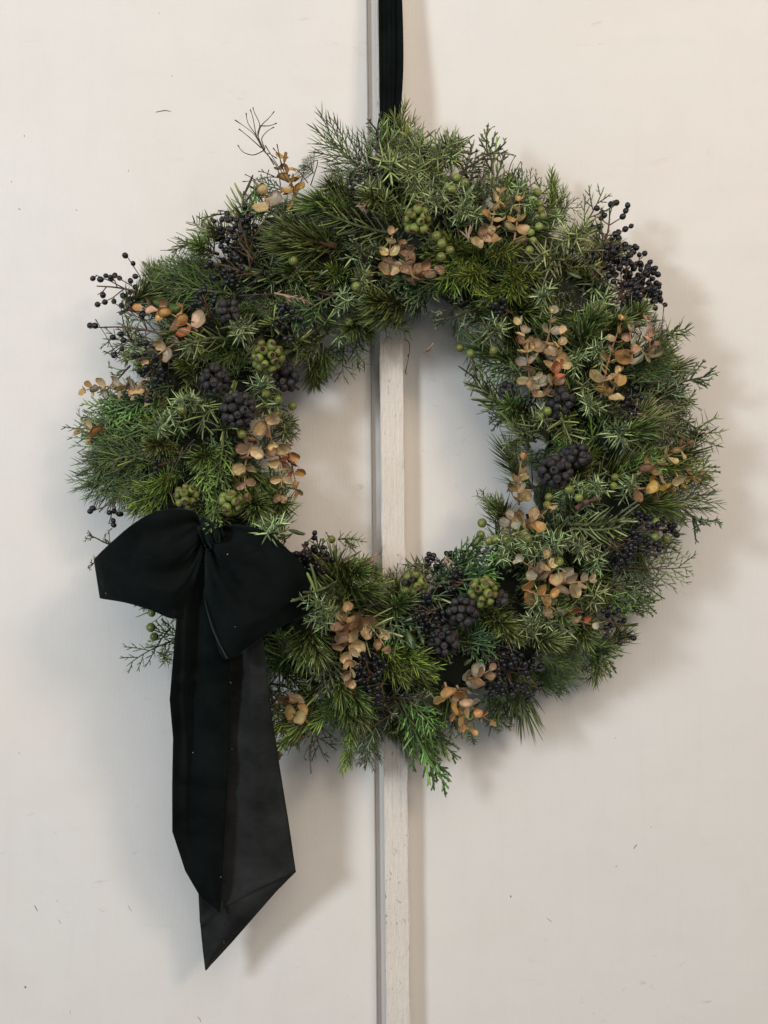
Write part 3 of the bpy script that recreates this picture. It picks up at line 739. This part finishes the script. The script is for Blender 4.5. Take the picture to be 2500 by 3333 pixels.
def egg_mb(mb, mat=None):
    pr = [(0.05, -1.0)] + [(math.sin(math.pi * i / 8), -math.cos(math.pi * i / 8) * 1.1) for i in range(1, 8)] + [(0.12, 1.12), (0.05, 1.18)]
    vs, fs, cs = lathe(pr, 12)
    if mat is not None: vs = [mat @ v for v in vs]
    mb.add(vs, fs, cs, 0)
b0 = MB(); ivy_berry_mb(b0)
IVY = {'k': b0.mesh('berry', [M['ivy_black'], M['ivy_black_cap']]), 'g': b0.mesh('berry', [M['ivy_green'], M['ivy_green_cap']])}
b1 = MB(); egg_mb(b1); PRIVET = b1.mesh('berry', [M['privet_berry']])
brg = random.Random(31)
def to_mat(p, z, r):
    x, y = frame(z, rv(brg)); m3 = Matrix((x, y, z.normalized())).transposed() @ Matrix.Diagonal((r, r, r))
    return Matrix.Translation(p) @ m3.to_4x4()
def ivy(c, x, y, rc, colr, extra=0.006, toward=None):
    q = NP(c, x, y); k = CROPS[c][2]; Rm = rc / k * S; r = 0.0041 * (1.0 if Rm > 0.012 else 0.92)
    dep = surf(*q) + extra; C = W(q[0], q[1], dep)
    mb = MB(); back = C + Vector((0, 0.03, 0)) + Vector((brg.uniform(-.01, .01), 0, brg.uniform(-.01, .01)))
    tube(mb, [back - C, Vector((0, 0.012, 0)), Vector((0, 0.001, 0))], [0.0012, 0.001, 0.0013], 6)
    rs = max(Rm - r, r * 1.0); n = max(9, int(3.5 * (rs / r) ** 2)); rest = MB(); pos = []
    tilt = Matrix.Rotation(brg.uniform(0, 6.28), 3, 'Y') @ Matrix.Rotation(brg.uniform(-.5, .5), 3, 'X')
    for i in range(n):
        ct = 1 - 2 * (i + 0.5) / n; st = math.sqrt(1 - ct * ct); a = i * 2.39996
        d = tilt @ Vector((st * math.cos(a), -ct, st * math.sin(a)))
        d = (d + rv(brg) * 0.10).normalized(); rr = rs * brg.uniform(.90, 1.06); p = d * rr
        tube(mb, [Vector((0, 0.001, 0)), d * (rr - r * 0.85)], [0.0006, 0.0005], 5)
        kk = colr if colr in 'kg' else ('g' if brg.random() < .55 else 'k')
        mt = to_mat(p, (d + rv(brg) * .15).normalized(), r * brg.uniform(.74, 1.12))
        if d.y < 0.10: pos.append((mt, kk))
        else: ivy_berry_mb(rest, mt)
    me = mb.mesh('ivy_berry_cluster', [M['green_stem'] if colr == 'g' else M['bark']])
    root = link('ivy_berry_cluster', me, wreath); root.location = C - O
    root['label'] = {'k': 'ripe black ivy berry cluster', 'g': 'unripe green ivy berry cluster', 'm': 'ivy berry cluster half green half black'}[colr]
    for mt, kk in pos:
        o = link('berry', IVY[kk], root); o.matrix_local = mt
    if rest.v:
        kk = 'k' if colr == 'k' else 'g'
        link('berries', rest.mesh('berries', [M['ivy_black' if kk == 'k' else 'ivy_green'], M['ivy_black_cap' if kk == 'k' else 'ivy_green_cap']]), root, 'stuff')
for a in (('D', 1130, 230, 78, 'k'), ('D', 1040, 690, 98, 'k'), ('D', 1190, 900, 118, 'k', .012), ('D', 1520, 690, 88, 'k'), ('E', 290, 330, 60, 'k'), ('E', 640, 390, 84, 'k'), ('E', 620, 470, 50, 'k', 0),
          ('E', 600, 850, 104, 'k', .012), ('E', 745, 740, 78, 'k'), ('E', 665, 745, 50, 'k', .002), ('G', 1360, 600, 104, 'k', .010), ('G', 1235, 800, 100, 'k'), ('H', 265, 515, 58, 'k'),
          ('B', 1320, 990, 108, 'g'), ('D', 1390, 540, 112, 'g', .010), ('D', 840, 1480, 84, 'g', .014), ('D', 1140, 1530, 88, 'g', .022), ('G', 1030, 420, 92, 'm'), ('G', 1500, 465, 104, 'g', .012)):
    ivy(*a)

MAXB = 10
def privet(c, x1, y1, x2, y2, n=26, wide=0.48, lift=0.006, sink=0.006, r=0.0026):
    a = NP(c, x1, y1); b_ = NP(c, x2, y2); s0, s1 = surf(*a), surf(*b_)
    A = W(a[0], a[1], s0 - sink); B = W(b_[0], b_[1], max(s1 + lift, 0.62 * s0))
    L = (B - A).length; d = (B - A).normalized(); up, sd = frame(d, VIEW)
    P = [A.lerp(B, i / 8) - A + (sd * .04 + up * .03) * L * math.sin(math.pi * i / 8) for i in range(9)]
    mb = MB(); tube(mb, P, [0.0011 - 0.0005 * i / 8 for i in range(9)], 6)
    berries = []; k = 0; g = max(3, n // 4)
    while len(berries) < n:
        t = 0.12 + 0.88 * ((k % g) + brg.random() * .6) / g; t = min(t, 1); p, dd = along(P, t)
        az = k * 2.3 + brg.uniform(-.4, .4); br = rdir(dd, R(brg.uniform(40, 65)), az)
        bl_ = min(L * wide, 0.030) * (1.15 - 0.85 * t) * brg.uniform(.7, 1.1) + 0.003
        q = [p, p + br * bl_ * .55, p + br * bl_ + dd * bl_ * .2]
        tube(mb, q, [0.0006, 0.0005, 0.0004], 5)
        for u in range(3 if t < .8 else 2):
            e, _ = along(q, .45 + .5 * u / 2); bd = rdir(br, R(brg.uniform(25, 70)), brg.uniform(0, 6.28))
            cpos = e + bd * 0.0046; rr = r * brg.uniform(.84, 1.12)
            if all((cpos - o_[0]).length > r * 1.45 for o_ in berries):
                tube(mb, [e, cpos - bd * rr * .8], [0.0004, 0.0005], 4)
                berries.append((cpos, bd, rr))
        k += 1
        if k > 160: break
    st = link('privet_berry_spray', mb.mesh('privet_berry_spray', [M['bark']]), wreath); st.location = A - O
    berries.sort(key=lambda q: q[0].y)
    rest = MB()
    for i, (p, bd, rr) in enumerate(berries):
        mt = to_mat(p, bd, rr)
        if i < MAXB:
            o = link('berry', PRIVET, st); o.matrix_local = mt
        else: egg_mb(rest, mt)
    if rest.v: link('berries', rest.mesh('berries', [M['privet_berry']]), st, 'stuff')
PV = """A 1460 1400 1350 930 42|A 1430 1400 1150 1320 16|A 1480 1300 1240 1040 30|A 1480 1400 1290 1440 18|D 640 150 240 65 26|D 720 400 260 345 18|D 800 470 560 690 40|D 1000 290 950 120 22|D 1450 420 1540 230 20|D 640 760 670 820 5|D 450 1440 255 1590 18
C 1150 900 1212 575 24|C 1160 850 1330 815 8|C 1090 1060 1220 880 44|C 1260 1220 1330 870 52|C 1290 1180 1450 1010 46|C 1300 1190 1480 1100 36|C 1240 1120 1400 1220 30|C 1440 1170 1540 1180 8|C 560 1290 420 1240 20|E 930 450 1160 400 30
E 900 1290 1240 1200 44|E 930 1330 1120 1300 36|E 1200 1210 1365 1215 12|E 960 1250 1040 1430 24|H 780 570 1110 695 30|H 150 900 470 1060 52|H 280 990 540 1125 16|H 200 980 240 1150 20|H 200 880 330 900 26
G 1240 560 1040 680 42|G 1320 690 1130 800 40|G 700 820 740 1050 44|G 830 1080 760 1200 22|G 300 130 300 290 40|G 280 150 420 280 36|G 1310 340 1170 250 18|G 1420 430 1280 400 18|M 160 430 60 350 18|D 740 1260 640 1280 12|B 1500 560 1400 560 8"""
for ln in PV.replace('\n', '|').split('|'):
    p = ln.split(); privet(p[0], *[float(v) for v in p[1:5]], int(int(p[5]) * .8))

# unripe juniper berries
def jb_mesh(seed):
    rg = random.Random(seed); mb = MB(); vs, cs, fs = [], [], []
    NU_, NV_ = 16, 10
    for i in range(NV_ + 1):
        th = math.pi * i / NV_
        for j in range(NU_):
            a = 2 * math.pi * j / NU_
            k = 1 - 0.10 * max(0, math.cos(th)) ** 6 * (0.6 + 0.8 * max(0, math.cos(3 * a / 1.0)) ** 2) * 1.6
            vs.append(Vector((math.sin(th) * math.cos(a), math.sin(th) * math.sin(a), math.cos(th) * k))); cs.append((0, .5, 0))
    for i in range(NV_):
        for j in range(NU_):
            a, b_ = i * NU_ + j, i * NU_ + (j + 1) % NU_
            fs.append((a, a + NU_, b_ + NU_, b_))
    mb.add(vs, fs, cs)
    st = MB(); tube(st, [Vector((0, 0, -0.95)), Vector((.1, .1, -1.6)), Vector((.3, 0, -2.8))], [.16, .14, .18], 6)
    return mb.mesh('juniper_berry', [M['juniper_berry']]), st.mesh('stalk', [M['bark']])
JB = [jb_mesh(0)]
JBL = """B 365 1300|B 855 1500|B 935 1400|M 655 415|C 180 370|C 235 405|C 115 430|C 148 450|C 725 470|C 740 550|C 748 592|C 762 630|C 735 700|C 680 740|C 695 795|C 45 765|C 80 815|C 135 860|C 75 905|C 470 1375|C 200 1520|C 272 1555|C 430 1535|C 670 860
D 1220 1065|D 1380 790|D 1460 830|D 1560 875|D 1455 930|D 810 900|E 550 465|E 510 495|E 980 885|E 970 940|E 690 965|E 560 1010|E 750 1015|E 550 1060|E 135 1175|E 125 1250|E 180 1290|E 225 1280|E 295 1280|E 425 1275|E 100 1310|E 55 1370|E 1240 1170|E 1230 1265|E 1305 1275|E 622 1420
F 445 815|F 465 870|F 450 730|G 475 115"""
for ln in JBL.replace('\n', '|').split('|'):
    c, x, y = ln.split(); q = NP(c, float(x), float(y)); p = W(q[0], q[1], surf(*q) + 0.009)
    z = (VIEW * brg.uniform(.2, 1) + rv(brg) * .9).normalized()
    me, st = JB[0]
    o = link('juniper_berry', me, wreath); o.matrix_local = Matrix.Translation(p - O) @ to_mat(Vector((0, 0, 0)), z, 0.0042 * brg.uniform(.8, 1.1))
    link('stalk', st, o)

# ---- bare twigs, dry bracts, broad leaves
def twig(c, lines, r=0.0008, name='bare_twig', mat='twig', dep=None, knob=True, lift=0.0):
    mb = MB(); q0 = NP(c, *lines[0][0]); d0 = dep if dep is not None else max(surf(*q0), 0.04) + lift
    A = W(q0[0], q0[1], d0)
    for L in lines:
        K = len(L); pts = []
        for i, (x, y) in enumerate(L):
            q = NP(c, x, y); pts.append(W(q[0], q[1], d0 + 0.008 * math.sin(i * 1.7 + x)) - A)
        # smooth the polyline
        sm = []
        for i in range(K - 1):
            p0, p1, p2, p3 = pts[max(i - 1, 0)], pts[i], pts[i + 1], pts[min(i + 2, K - 1)]
            for s_ in range(4):
                t = s_ / 4
                sm.append(0.5 * ((2 * p1) + (p2 - p0) * t + (2 * p0 - 5 * p1 + 4 * p2 - p3) * t * t + (3 * p1 - p0 - 3 * p2 + p3) * t ** 3))
        sm.append(pts[-1]); n = len(sm)
        rad = [r * (1 - .55 * i / (n - 1)) for i in range(n)]
        if knob: rad[-1] = r * 1.1; rad[-2] = r * .9
        tube(mb, sm, rad, 5)
    o = link(name, mb.mesh(name, [M[mat]]), wreath); o.location = A - O
    return o
TW = [('A', [[(1690, 720), (1660, 570), (1560, 450), (1510, 360), (1460, 300), (1340, 215)], [(1560, 450), (1500, 330), (1440, 240), (1425, 160)], [(1580, 470), (1510, 350), (1480, 210), (1458, 135)], [(1540, 430), (1440, 340), (1370, 285)], [(1560, 450), (1480, 485), (1400, 460), (1362, 410)],
             [(1560, 440), (1515, 330), (1530, 250), (1490, 160), (1478, 120)], [(1570, 440), (1545, 360), (1590, 300), (1640, 270)], [(1515, 340), (1540, 260), (1600, 200), (1640, 150)], [(1535, 260), (1600, 260), (1660, 240)], [(1640, 560), (1590, 470), (1660, 510)]]),
      ('A', [[(1680, 660), (1600, 655), (1500, 680), (1400, 690)], [(1500, 680), (1450, 650), (1418, 635)], [(1640, 650), (1570, 620), (1520, 610)], [(1560, 615), (1545, 595)], [(1590, 640), (1600, 600)]]),
      ('B', [[(1050, 560), (900, 660), (810, 680), (660, 625)], [(810, 680), (830, 720)]]), ('B', [[(500, 720), (555, 540), (520, 540), (430, 610)], [(430, 680), (460, 570)], [(480, 700), (400, 600), (370, 595)]]),
      ('B', [[(330, 700), (250, 570), (150, 410)], [(300, 640), (260, 500), (210, 430)], [(280, 590), (240, 400)], [(380, 760), (290, 560)]]),
      ('C', [[(415, 480), (415, 280), (385, 170), (380, 100), (410, 40), (435, 25)], [(400, 130), (385, 120)], [(415, 290), (430, 220), (395, 150)]]), ('C', [[(420, 470), (330, 350), (300, 290)], [(340, 400), (380, 340), (405, 300)], [(470, 450), (500, 320), (455, 180)], [(440, 450), (455, 350), (458, 240)], [(520, 380), (545, 280), (578, 220)], [(540, 400), (590, 300), (612, 262)], [(570, 400), (610, 330), (620, 268)]]),
      ('C', [[(180, 300), (300, 260), (440, 238)], [(120, 300), (200, 260), (290, 240)], [(120, 200), (220, 130), (296, 82)]]),
      ('C', [[(1540, 1520), (1565, 1370), (1580, 1225)], [(1580, 1240), (1568, 1222)], [(1580, 1235), (1592, 1220)]]),
      ('E', [[(1300, 1000), (1450, 960), (1560, 960), (1630, 930)], [(1450, 960), (1530, 910), (1545, 860), (1590, 890), (1560, 940)], [(1440, 980), (1540, 1000), (1610, 970)], [(1500, 980), (1560, 1030), (1590, 1020)], [(1480, 960), (1560, 930), (1620, 975)], [(1500, 1000), (1580, 990), (1550, 950)]]),
      ('G', [[(400, 1330), (380, 1460), (330, 1500), (290, 1580), (305, 1605)], [(370, 1470), (330, 1550), (338, 1695)], [(375, 1470), (420, 1560), (452, 1617)], [(400, 1300), (370, 1350), (300, 1410)], [(335, 1610), (328, 1600)]]),
      ('G', [[(90, 1230), (200, 1360), (370, 1450), (480, 1475), (590, 1480)], [(370, 1450), (440, 1400), (470, 1330)], [(480, 1475), (475, 1520)]]),
      ('D', [[(560, 560), (380, 520), (300, 400), (230, 290)], [(400, 555), (285, 503)], [(380, 520), (420, 460)]]),
      ('M', [[(1150, 565), (1195, 600), (1195, 690), (1160, 860)], [(1190, 700), (1180, 720)], [(1160, 855), (1168, 880)]]),
      ('M', [[(290, 30), (360, 110), (440, 130), (500, 180)], [(440, 130), (520, 90), (545, 0)]]),
      ('C', [[(195, 780), (170, 600), (155, 480)]]), ('C', [[(800, 1060), (870, 950), (920, 880)], [(840, 1250), (870, 1150), (840, 1060)]]), ('C', [[(1000, 1430), (1010, 1300), (1040, 1100), (1060, 1070)]]),
      ('D', [[(1200, 130), (1350, 120), (1430, 118)], [(1180, 120), (1300, 30), (1350, 0)]]), ('D', [[(700, 1400), (780, 1260), (860, 1140), (900, 1100)], [(740, 1250), (820, 1200), (880, 1180)]]),
      ('H', [[(20, 870), (120, 830), (250, 830), (380, 870)]]), ('G', [[(990, 740), (1060, 720)], [(1150, 700), (1240, 710), (1320, 710)]]), ('H', [[(960, 150), (990, 220), (1000, 240)], [(1000, 110), (1090, 100)]]), ('E', [[(880, 465), (1000, 470)], [(1010, 780), (1020, 700), (1015, 660)], [(910, 780), (930, 700)]])]
for c, lines in TW: twig(c, lines, 0.00055, lift=0.012)
twig('E', [[(735, 1085), (800, 1045), (890, 1020)], [(800, 1045), (770, 1040)], [(860, 1030), (850, 1012)]], 0.0028, 'cut_stem', 'bark', knob=False, lift=0.014)
def bract(c, x, y, x2, y2, n, mat='dry'):
    mb = MB(); a = NP(c, x, y); b_ = NP(c, x2, y2); A = W(a[0], a[1], surf(*a) + .014); B = W(b_[0], b_[1], surf(*b_) + .014)
    d = B - A
    tube(mb, [Vector(), d * .5 + VIEW * .002, d], [.0008, .0007, .0003], 5)
    for i in range(n):
        t = i / n; needle(mb, d * t, rdir(d.normalized(), R(brg.uniform(15, 60)), brg.uniform(0, 6.28)), rv(brg), brg.uniform(.005, .010), .0020, .0005, rv(brg) * .5, brg.random())
    o = link('dry_bract', mb.mesh('dry_bract', [M[mat]]), wreath); o.location = A - O
for a in (('B', 220, 1550, 480, 1610, 16), ('C', 260, 800, 260, 720, 10), ('C', 1090, 1270, 1160, 1230, 8), ('G', 745, 300, 748, 240, 12), ('M', 1410, 600, 1340, 700, 8), ('E', 1080, 480, 1170, 485, 8), ('B', 240, 1085, 290, 1100, 6), ('B', 850, 880, 920, 890, 6), ('G', 1240, 235, 1265, 250, 6)):
    bract(*a)
def broad(c, x, y, x2, y2, w):
    a = NP(c, x, y); b_ = NP(c, x2, y2); s_ = surf(*a)
    A = W(a[0], a[1], s_ + .004); B = W(b_[0], b_[1], max(surf(*b_) + .008, .6 * s_)); d = B - A; L = d.length
    mb = MB(); needle(mb, Vector(), d.normalized(), VIEW + rv(brg) * .5, L, w * L, .0012, VIEW * .12 + rv(brg) * .06, .5, ((0, .06), (.12, .5), (.3, .88), (.5, 1), (.7, .82), (.88, .45)), 1.0)
    o = link('broad_leaf', mb.mesh('broad_leaf', [M['broad']]), wreath); o.location = A - O
for a in (('D', 760, 220, 610, 170, .5), ('D', 640, 250, 820, 220, .45), ('D', 1080, 150, 1045, 220, .45), ('G', 970, 670, 1095, 610, .45), ('G', 980, 720, 1045, 850, .5), ('G', 1070, 760, 1100, 830, .6), ('G', 180, 50, 300, 80, .25), ('F', 1280, 240, 1380, 255, .25), ('G', 1370, 970, 1420, 920, .45), ('C', 930, 1010, 1020, 1050, .35)):
    broad(*a)

# ------------------------------------------------------------------ velvet
def velvet(name, base, sheen, tint, rough=0.9, weave=True):
    m, nt, b = new_mat(name)
    co = coords(nt); f = noise(nt, 22, 4, 0.6, co); g = noise(nt, 900, 2, 0.5, coords(nt, (.15, 1, 1)))
    c = mixc(nt, maprange(nt, f, .35, .7, 0, 1), base, tuple(x * 2.6 for x in base))
    pile = noise(nt, 60, 4, 0.7, coords(nt, (0.35, 1, 1)), 1.0)
    c = mixc(nt, maprange(nt, pile, .5, .78, 0, .5), c, tuple(x * 2.6 for x in base))
    nt.links.new(math_n(nt, 'MULTIPLY', maprange(nt, noise(nt, 30, 4, 0.65, co, 1.2), .35, .7, 0.5, 1.5), sheen), b.inputs['Sheen Weight'])
    v = nt.nodes.new('ShaderNodeTexVoronoi'); v.inputs['Scale'].default_value = 150; nt.links.new(co, v.inputs['Vector'])
    sel = nt.nodes.new('ShaderNodeSeparateColor'); nt.links.new(v.outputs['Color'], sel.inputs[0])
    lint = math_n(nt, 'MULTIPLY', math_n(nt, 'LESS_THAN', v.outputs['Distance'], 0.075), math_n(nt, 'GREATER_THAN', sel.outputs[0], 0.955))
    c = mixc(nt, lint, c, (0.30, 0.31, 0.29))
    nt.links.new(c, b.inputs['Base Color']); b.inputs['Roughness'].default_value = rough; b.inputs['Specular IOR Level'].default_value = 0.06
    b.inputs['Sheen Roughness'].default_value = 0.35; b.inputs['Sheen Tint'].default_value = (*tint, 1)
    bump(nt, b, math_n(nt, 'ADD', math_n(nt, 'MULTIPLY', g, .3), math_n(nt, 'MULTIPLY', pile, 2.0)), 0.35, 0.0012)
    return m
M['velvet'] = velvet('black velvet', (0.0026, 0.0036, 0.0034), 0.10, (0.5, 0.75, 0.70))
M['velvet_back'] = velvet('velvet reverse', (0.0118, 0.0122, 0.0116), 0.03, (0.8, 0.8, 0.8))
M['selvage'] = velvet('ribbon selvage', (0.016, 0.018, 0.017), 0.05, (0.8, 0.8, 0.8))

def resample(pts, n):
    """Catmull-Rom through (x, y, depth) points, n samples by index"""
    out = []; K = len(pts)
    for i in range(n):
        x = i / (n - 1) * (K - 1); k = min(int(x), K - 2); t = x - k
        p0, p1, p2, p3 = (Vector(pts[max(k - 1, 0)]), Vector(pts[k]), Vector(pts[k + 1]), Vector(pts[min(k + 2, K - 1)]))
        out.append(0.5 * ((2 * p1) + (p2 - p0) * t + (2 * p0 - 5 * p1 + 4 * p2 - p3) * t * t + (3 * p1 - p0 - 3 * p2 + p3) * t ** 3))
    return out
def linsample(pts, n):
    P = [Vector(p) for p in pts]; Ls = [0]
    return [along(P, i / (n - 1))[0] for i in range(n)]
def cloth(name, e1, e2, mat, parent, fn=None, nu=60, nv=26, th=0.0008, org=None, lin=False):
    """ribbon surface between two edge curves given as (photo x, photo y, depth); fn adds folds to the depth"""
    a, b_ = (linsample(e1, nu), linsample(e2, nu)) if lin else (resample(e1, nu), resample(e2, nu)); mb = MB(); vs, cs, fs = [], [], []
    for i in range(nu):
        u = i / (nu - 1)
        for j in range(nv):
            v = j / (nv - 1); q = a[i].lerp(b_[i], v); dz = fn(u, v) if fn else 0
            vs.append(W(q.x, q.y, q.z + dz) - org); cs.append((u, v, 0))
    for i in range(nu - 1):
        for j in range(nv - 1):
            k = i * nv + j; fs.append((k, k + 1, k + nv + 1, k + nv))
    mb.add(vs, fs, cs)
    o = link(name, mb.mesh(name, [mat]), parent)
    md = o.modifiers.new('thickness', 'SOLIDIFY'); md.thickness = th; md.offset = 0
    return o
def fpt(x, y, d, c='F'):
    q = NP(c, x, y); return (q[0], q[1], d)

KN = W(*NP('F', 790, 265), 0.125)
bow = bpy.data.objects.new('velvet_bow', None); col.objects.link(bow); bow.location = KN
bow['label'] = 'big black velvet bow with two long pointed tails tied to the wreath'; bow['category'] = 'bow'
sin, cos, pi = math.sin, math.cos, math.pi
def ridge(v, c, w): return math.exp(-((v - c) / w) ** 2)
# left loop: front, then turning round the outer end and back behind
lt = [fpt(745, 195, .128), fpt(705, 120, .132), fpt(600, 103, .142), fpt(470, 122, .150), fpt(345, 190, .150), fpt(215, 298, .140), fpt(112, 398, .122), fpt(125, 396, .104), fpt(240, 300, .090), fpt(450, 170, .085), fpt(740, 210, .105)]
lb = [fpt(772, 300, .128), fpt(738, 470, .130), fpt(668, 670, .134), fpt(588, 762, .140), fpt(440, 708, .142), fpt(285, 664, .136), fpt(150, 642, .120), fpt(165, 636, .104), fpt(290, 640, .092), fpt(500, 640, .088), fpt(760, 300, .105)]
cloth('loop', lt, lb, M['velvet'], bow, lambda u, v: (0.014 * sin(pi * v) * sin(pi * min(1, u * 1.6)) + 0.0075 * sin(v * 17 + 0.6 + u * 2) * max(0, 1 - u * 2.2) + 0.004 * sin(v * 6 + u * 5) * sin(pi * min(1, u * 1.72)) + (0.008 * ridge(v, .22 + .2 * u, .045) + 0.009 * ridge(v, .52 - .1 * u, .05) + 0.007 * ridge(v, .80 - .2 * u, .04)) * max(0, 1 - u * 2.3) * min(1, u * 12)) if u < .58 else 0.0, 90, 34, org=KN)
rt = [fpt(775, 190, .128), fpt(870, 200, .134), fpt(1000, 204, .144), fpt(1130, 238, .150), fpt(1250, 330, .148), fpt(1370, 462, .138), fpt(1474, 645, .122), fpt(1468, 640, .108), fpt(1340, 470, .095), fpt(1080, 260, .090), fpt(800, 215, .105)]
rb = [fpt(775, 310, .128), fpt(762, 470, .132), fpt(768, 660, .140), fpt(822, 840, .148), fpt(905, 1004, .150), fpt(1160, 845, .142), fpt(1395, 716, .124), fpt(1390, 712, .108), fpt(1200, 800, .098), fpt(960, 700, .094), fpt(790, 300, .105)]
cloth('loop', rt, rb, M['velvet'], bow, lambda u, v: (0.014 * sin(pi * v) * sin(pi * min(1, u * 1.6)) + 0.0080 * sin(v * 15 + 2.2 + u * 2) * max(0, 1 - u * 1.9) + 0.004 * sin(v * 7 + 2 + u * 4) * sin(pi * min(1, u * 1.72)) + (0.010 * ridge(v, .40 + .25 * u, .045) + 0.008 * ridge(v, .68, .05) + 0.006 * ridge(v, .15 + .1 * u, .04)) * max(0, 1 - u * 2.0) * min(1, u * 12)) if u < .58 else 0.0, 90, 34, org=KN)
# knot: a gathered band wrapped over the middle
k1 = [fpt(712, 190, .112), fpt(722, 225, .138), fpt(738, 262, .145), fpt(768, 326, .143), fpt(812, 380, .118)]
k2 = [fpt(768, 146, .112), fpt(826, 174, .140), fpt(868, 218, .148), fpt(884, 276, .146), fpt(872, 330, .118)]
cloth('knot', k1, k2, M['velvet'], bow, lambda u, v: 0.0032 * sin(v * 18 + u * 3) + 0.006 * sin(pi * v), 40, 36, org=KN)
# tails
tl = [(655, 1752, .120), (600, 1870, .128), (577, 1985, .130), (564, 2143, .128), (553, 2278, .117), (564, 2403, .102), (561, 2545, .092), (561, 2707, .080), (603, 2835, .072), (650, 2915, .067), (716, 2970, .064)]
tr = [(690, 1770, .120), (700, 1870, .126), (730, 1985, .128), (748, 2143, .127), (749, 2278, .117), (746, 2403, .101), (741, 2545, .090), (731, 2707, .078), (724, 2835, .070), (720, 2915, .066), (717.5, 2971, .064)]
cloth('tail', tl, tr, M['velvet'], bow, lambda u, v: 0.0055 * sin(v * 8 + 1 + u * 2) * (1 - .75 * u) + 0.003 * sin(u * 9 + v * 2) + 0.005 * (1 - min(1, v / .22)) ** 2 * sin(pi * min(1, u * 1.3)) - 0.0028 * math.exp(-((u - .60 - .02 * v) / .010) ** 2) + 0.0025 * math.exp(-((u - .36 + .03 * v) / .015) ** 2) + 0.006 * ridge(v, .18 + .1 * u, .06) * sin(pi * min(1, u * 1.25)) + 0.004 * ridge(v, .62 - .15 * u, .07) * max(0, 1 - u * 1.6), 111, 26, org=KN, lin=True)
bl_ = [(690, 1790, .112), (690, 1960, .116), (690, 2150, .114), (680, 2320, .101), (664, 2500, .082), (650, 2700, .070), (646, 2910, .058), (656, 3050, .050), (669, 3157, .045)]
br_ = [(720, 1790, .112), (840, 1960, .116), (866, 2150, .114), (884, 2320, .101), (911, 2500, .080), (942, 2690, .068), (963, 2837, .057), (812, 2998, .050), (671, 3158, .045)]
# straight hems: the lower cut runs in a line from the corner to the point
br_ = br_[:7] + [(900, 2900, .054), (760, 3060, .048), (671, 3158, .045)]
bl_ = bl_[:7] + [(650, 2990, .053), (660, 3085, .048), (669, 3157, .045)]
cloth('tail', bl_, br_, M['velvet_back'], bow, lambda u, v: 0.005 * sin(v * 6 + 2 + u * 3) * (1 - .4 * u) + 0.003 * sin(u * 14 + v * 4) + 0.004 * ridge(u + .14 * v, .80, .012) + 0.004 * ridge(v, .75 - .2 * u, .06) * max(0, 1 - u * 1.3), 109, 26, org=KN, lin=True)
def hem(pts, parent, r=0.00045):
    q = resample(pts, 40); mb = MB(); tube(mb, [W(p.x, p.y, p.z) - KN for p in q], r, 5)
    link('selvage', mb.mesh('selvage', [M['selvage']]), parent)
lo = [o for o in bow.children if o.name.startswith('loop')]
hem([fpt(768, 655, .1405), fpt(795, 760, .1460), fpt(830, 860, .1490), fpt(902, 1003, .1510)], lo[1], .0006)

# ------------------------------------------------------------------ hanging ribbon
rl = [(1232, -500, .022), (1232, -100, .026), (1233, 100, .029), (1235, 300, .034), (1237, 430, .042), (1242, 560, .052), (1250, 700, .060)]
rr_ = [(1306, -500, .022), (1307, -100, .026), (1312, 100, .030), (1312, 230, .035), (1303, 400, .042), (1298, 560, .052), (1295, 700, .060)]
KR = W(1270, 100, .028)
rib = cloth('hanging_ribbon', rl, rr_, M['velvet'], None, lambda u, v: 0.0022 * sin(v * 14 + 1.2) + 0.0012 * sin(v * 31 + u * 2), 60, 26, org=KR)
rib.location = KR
rib['label'] = 'narrow black velvet ribbon running up the batten that hangs the wreath'; rib['category'] = 'ribbon'
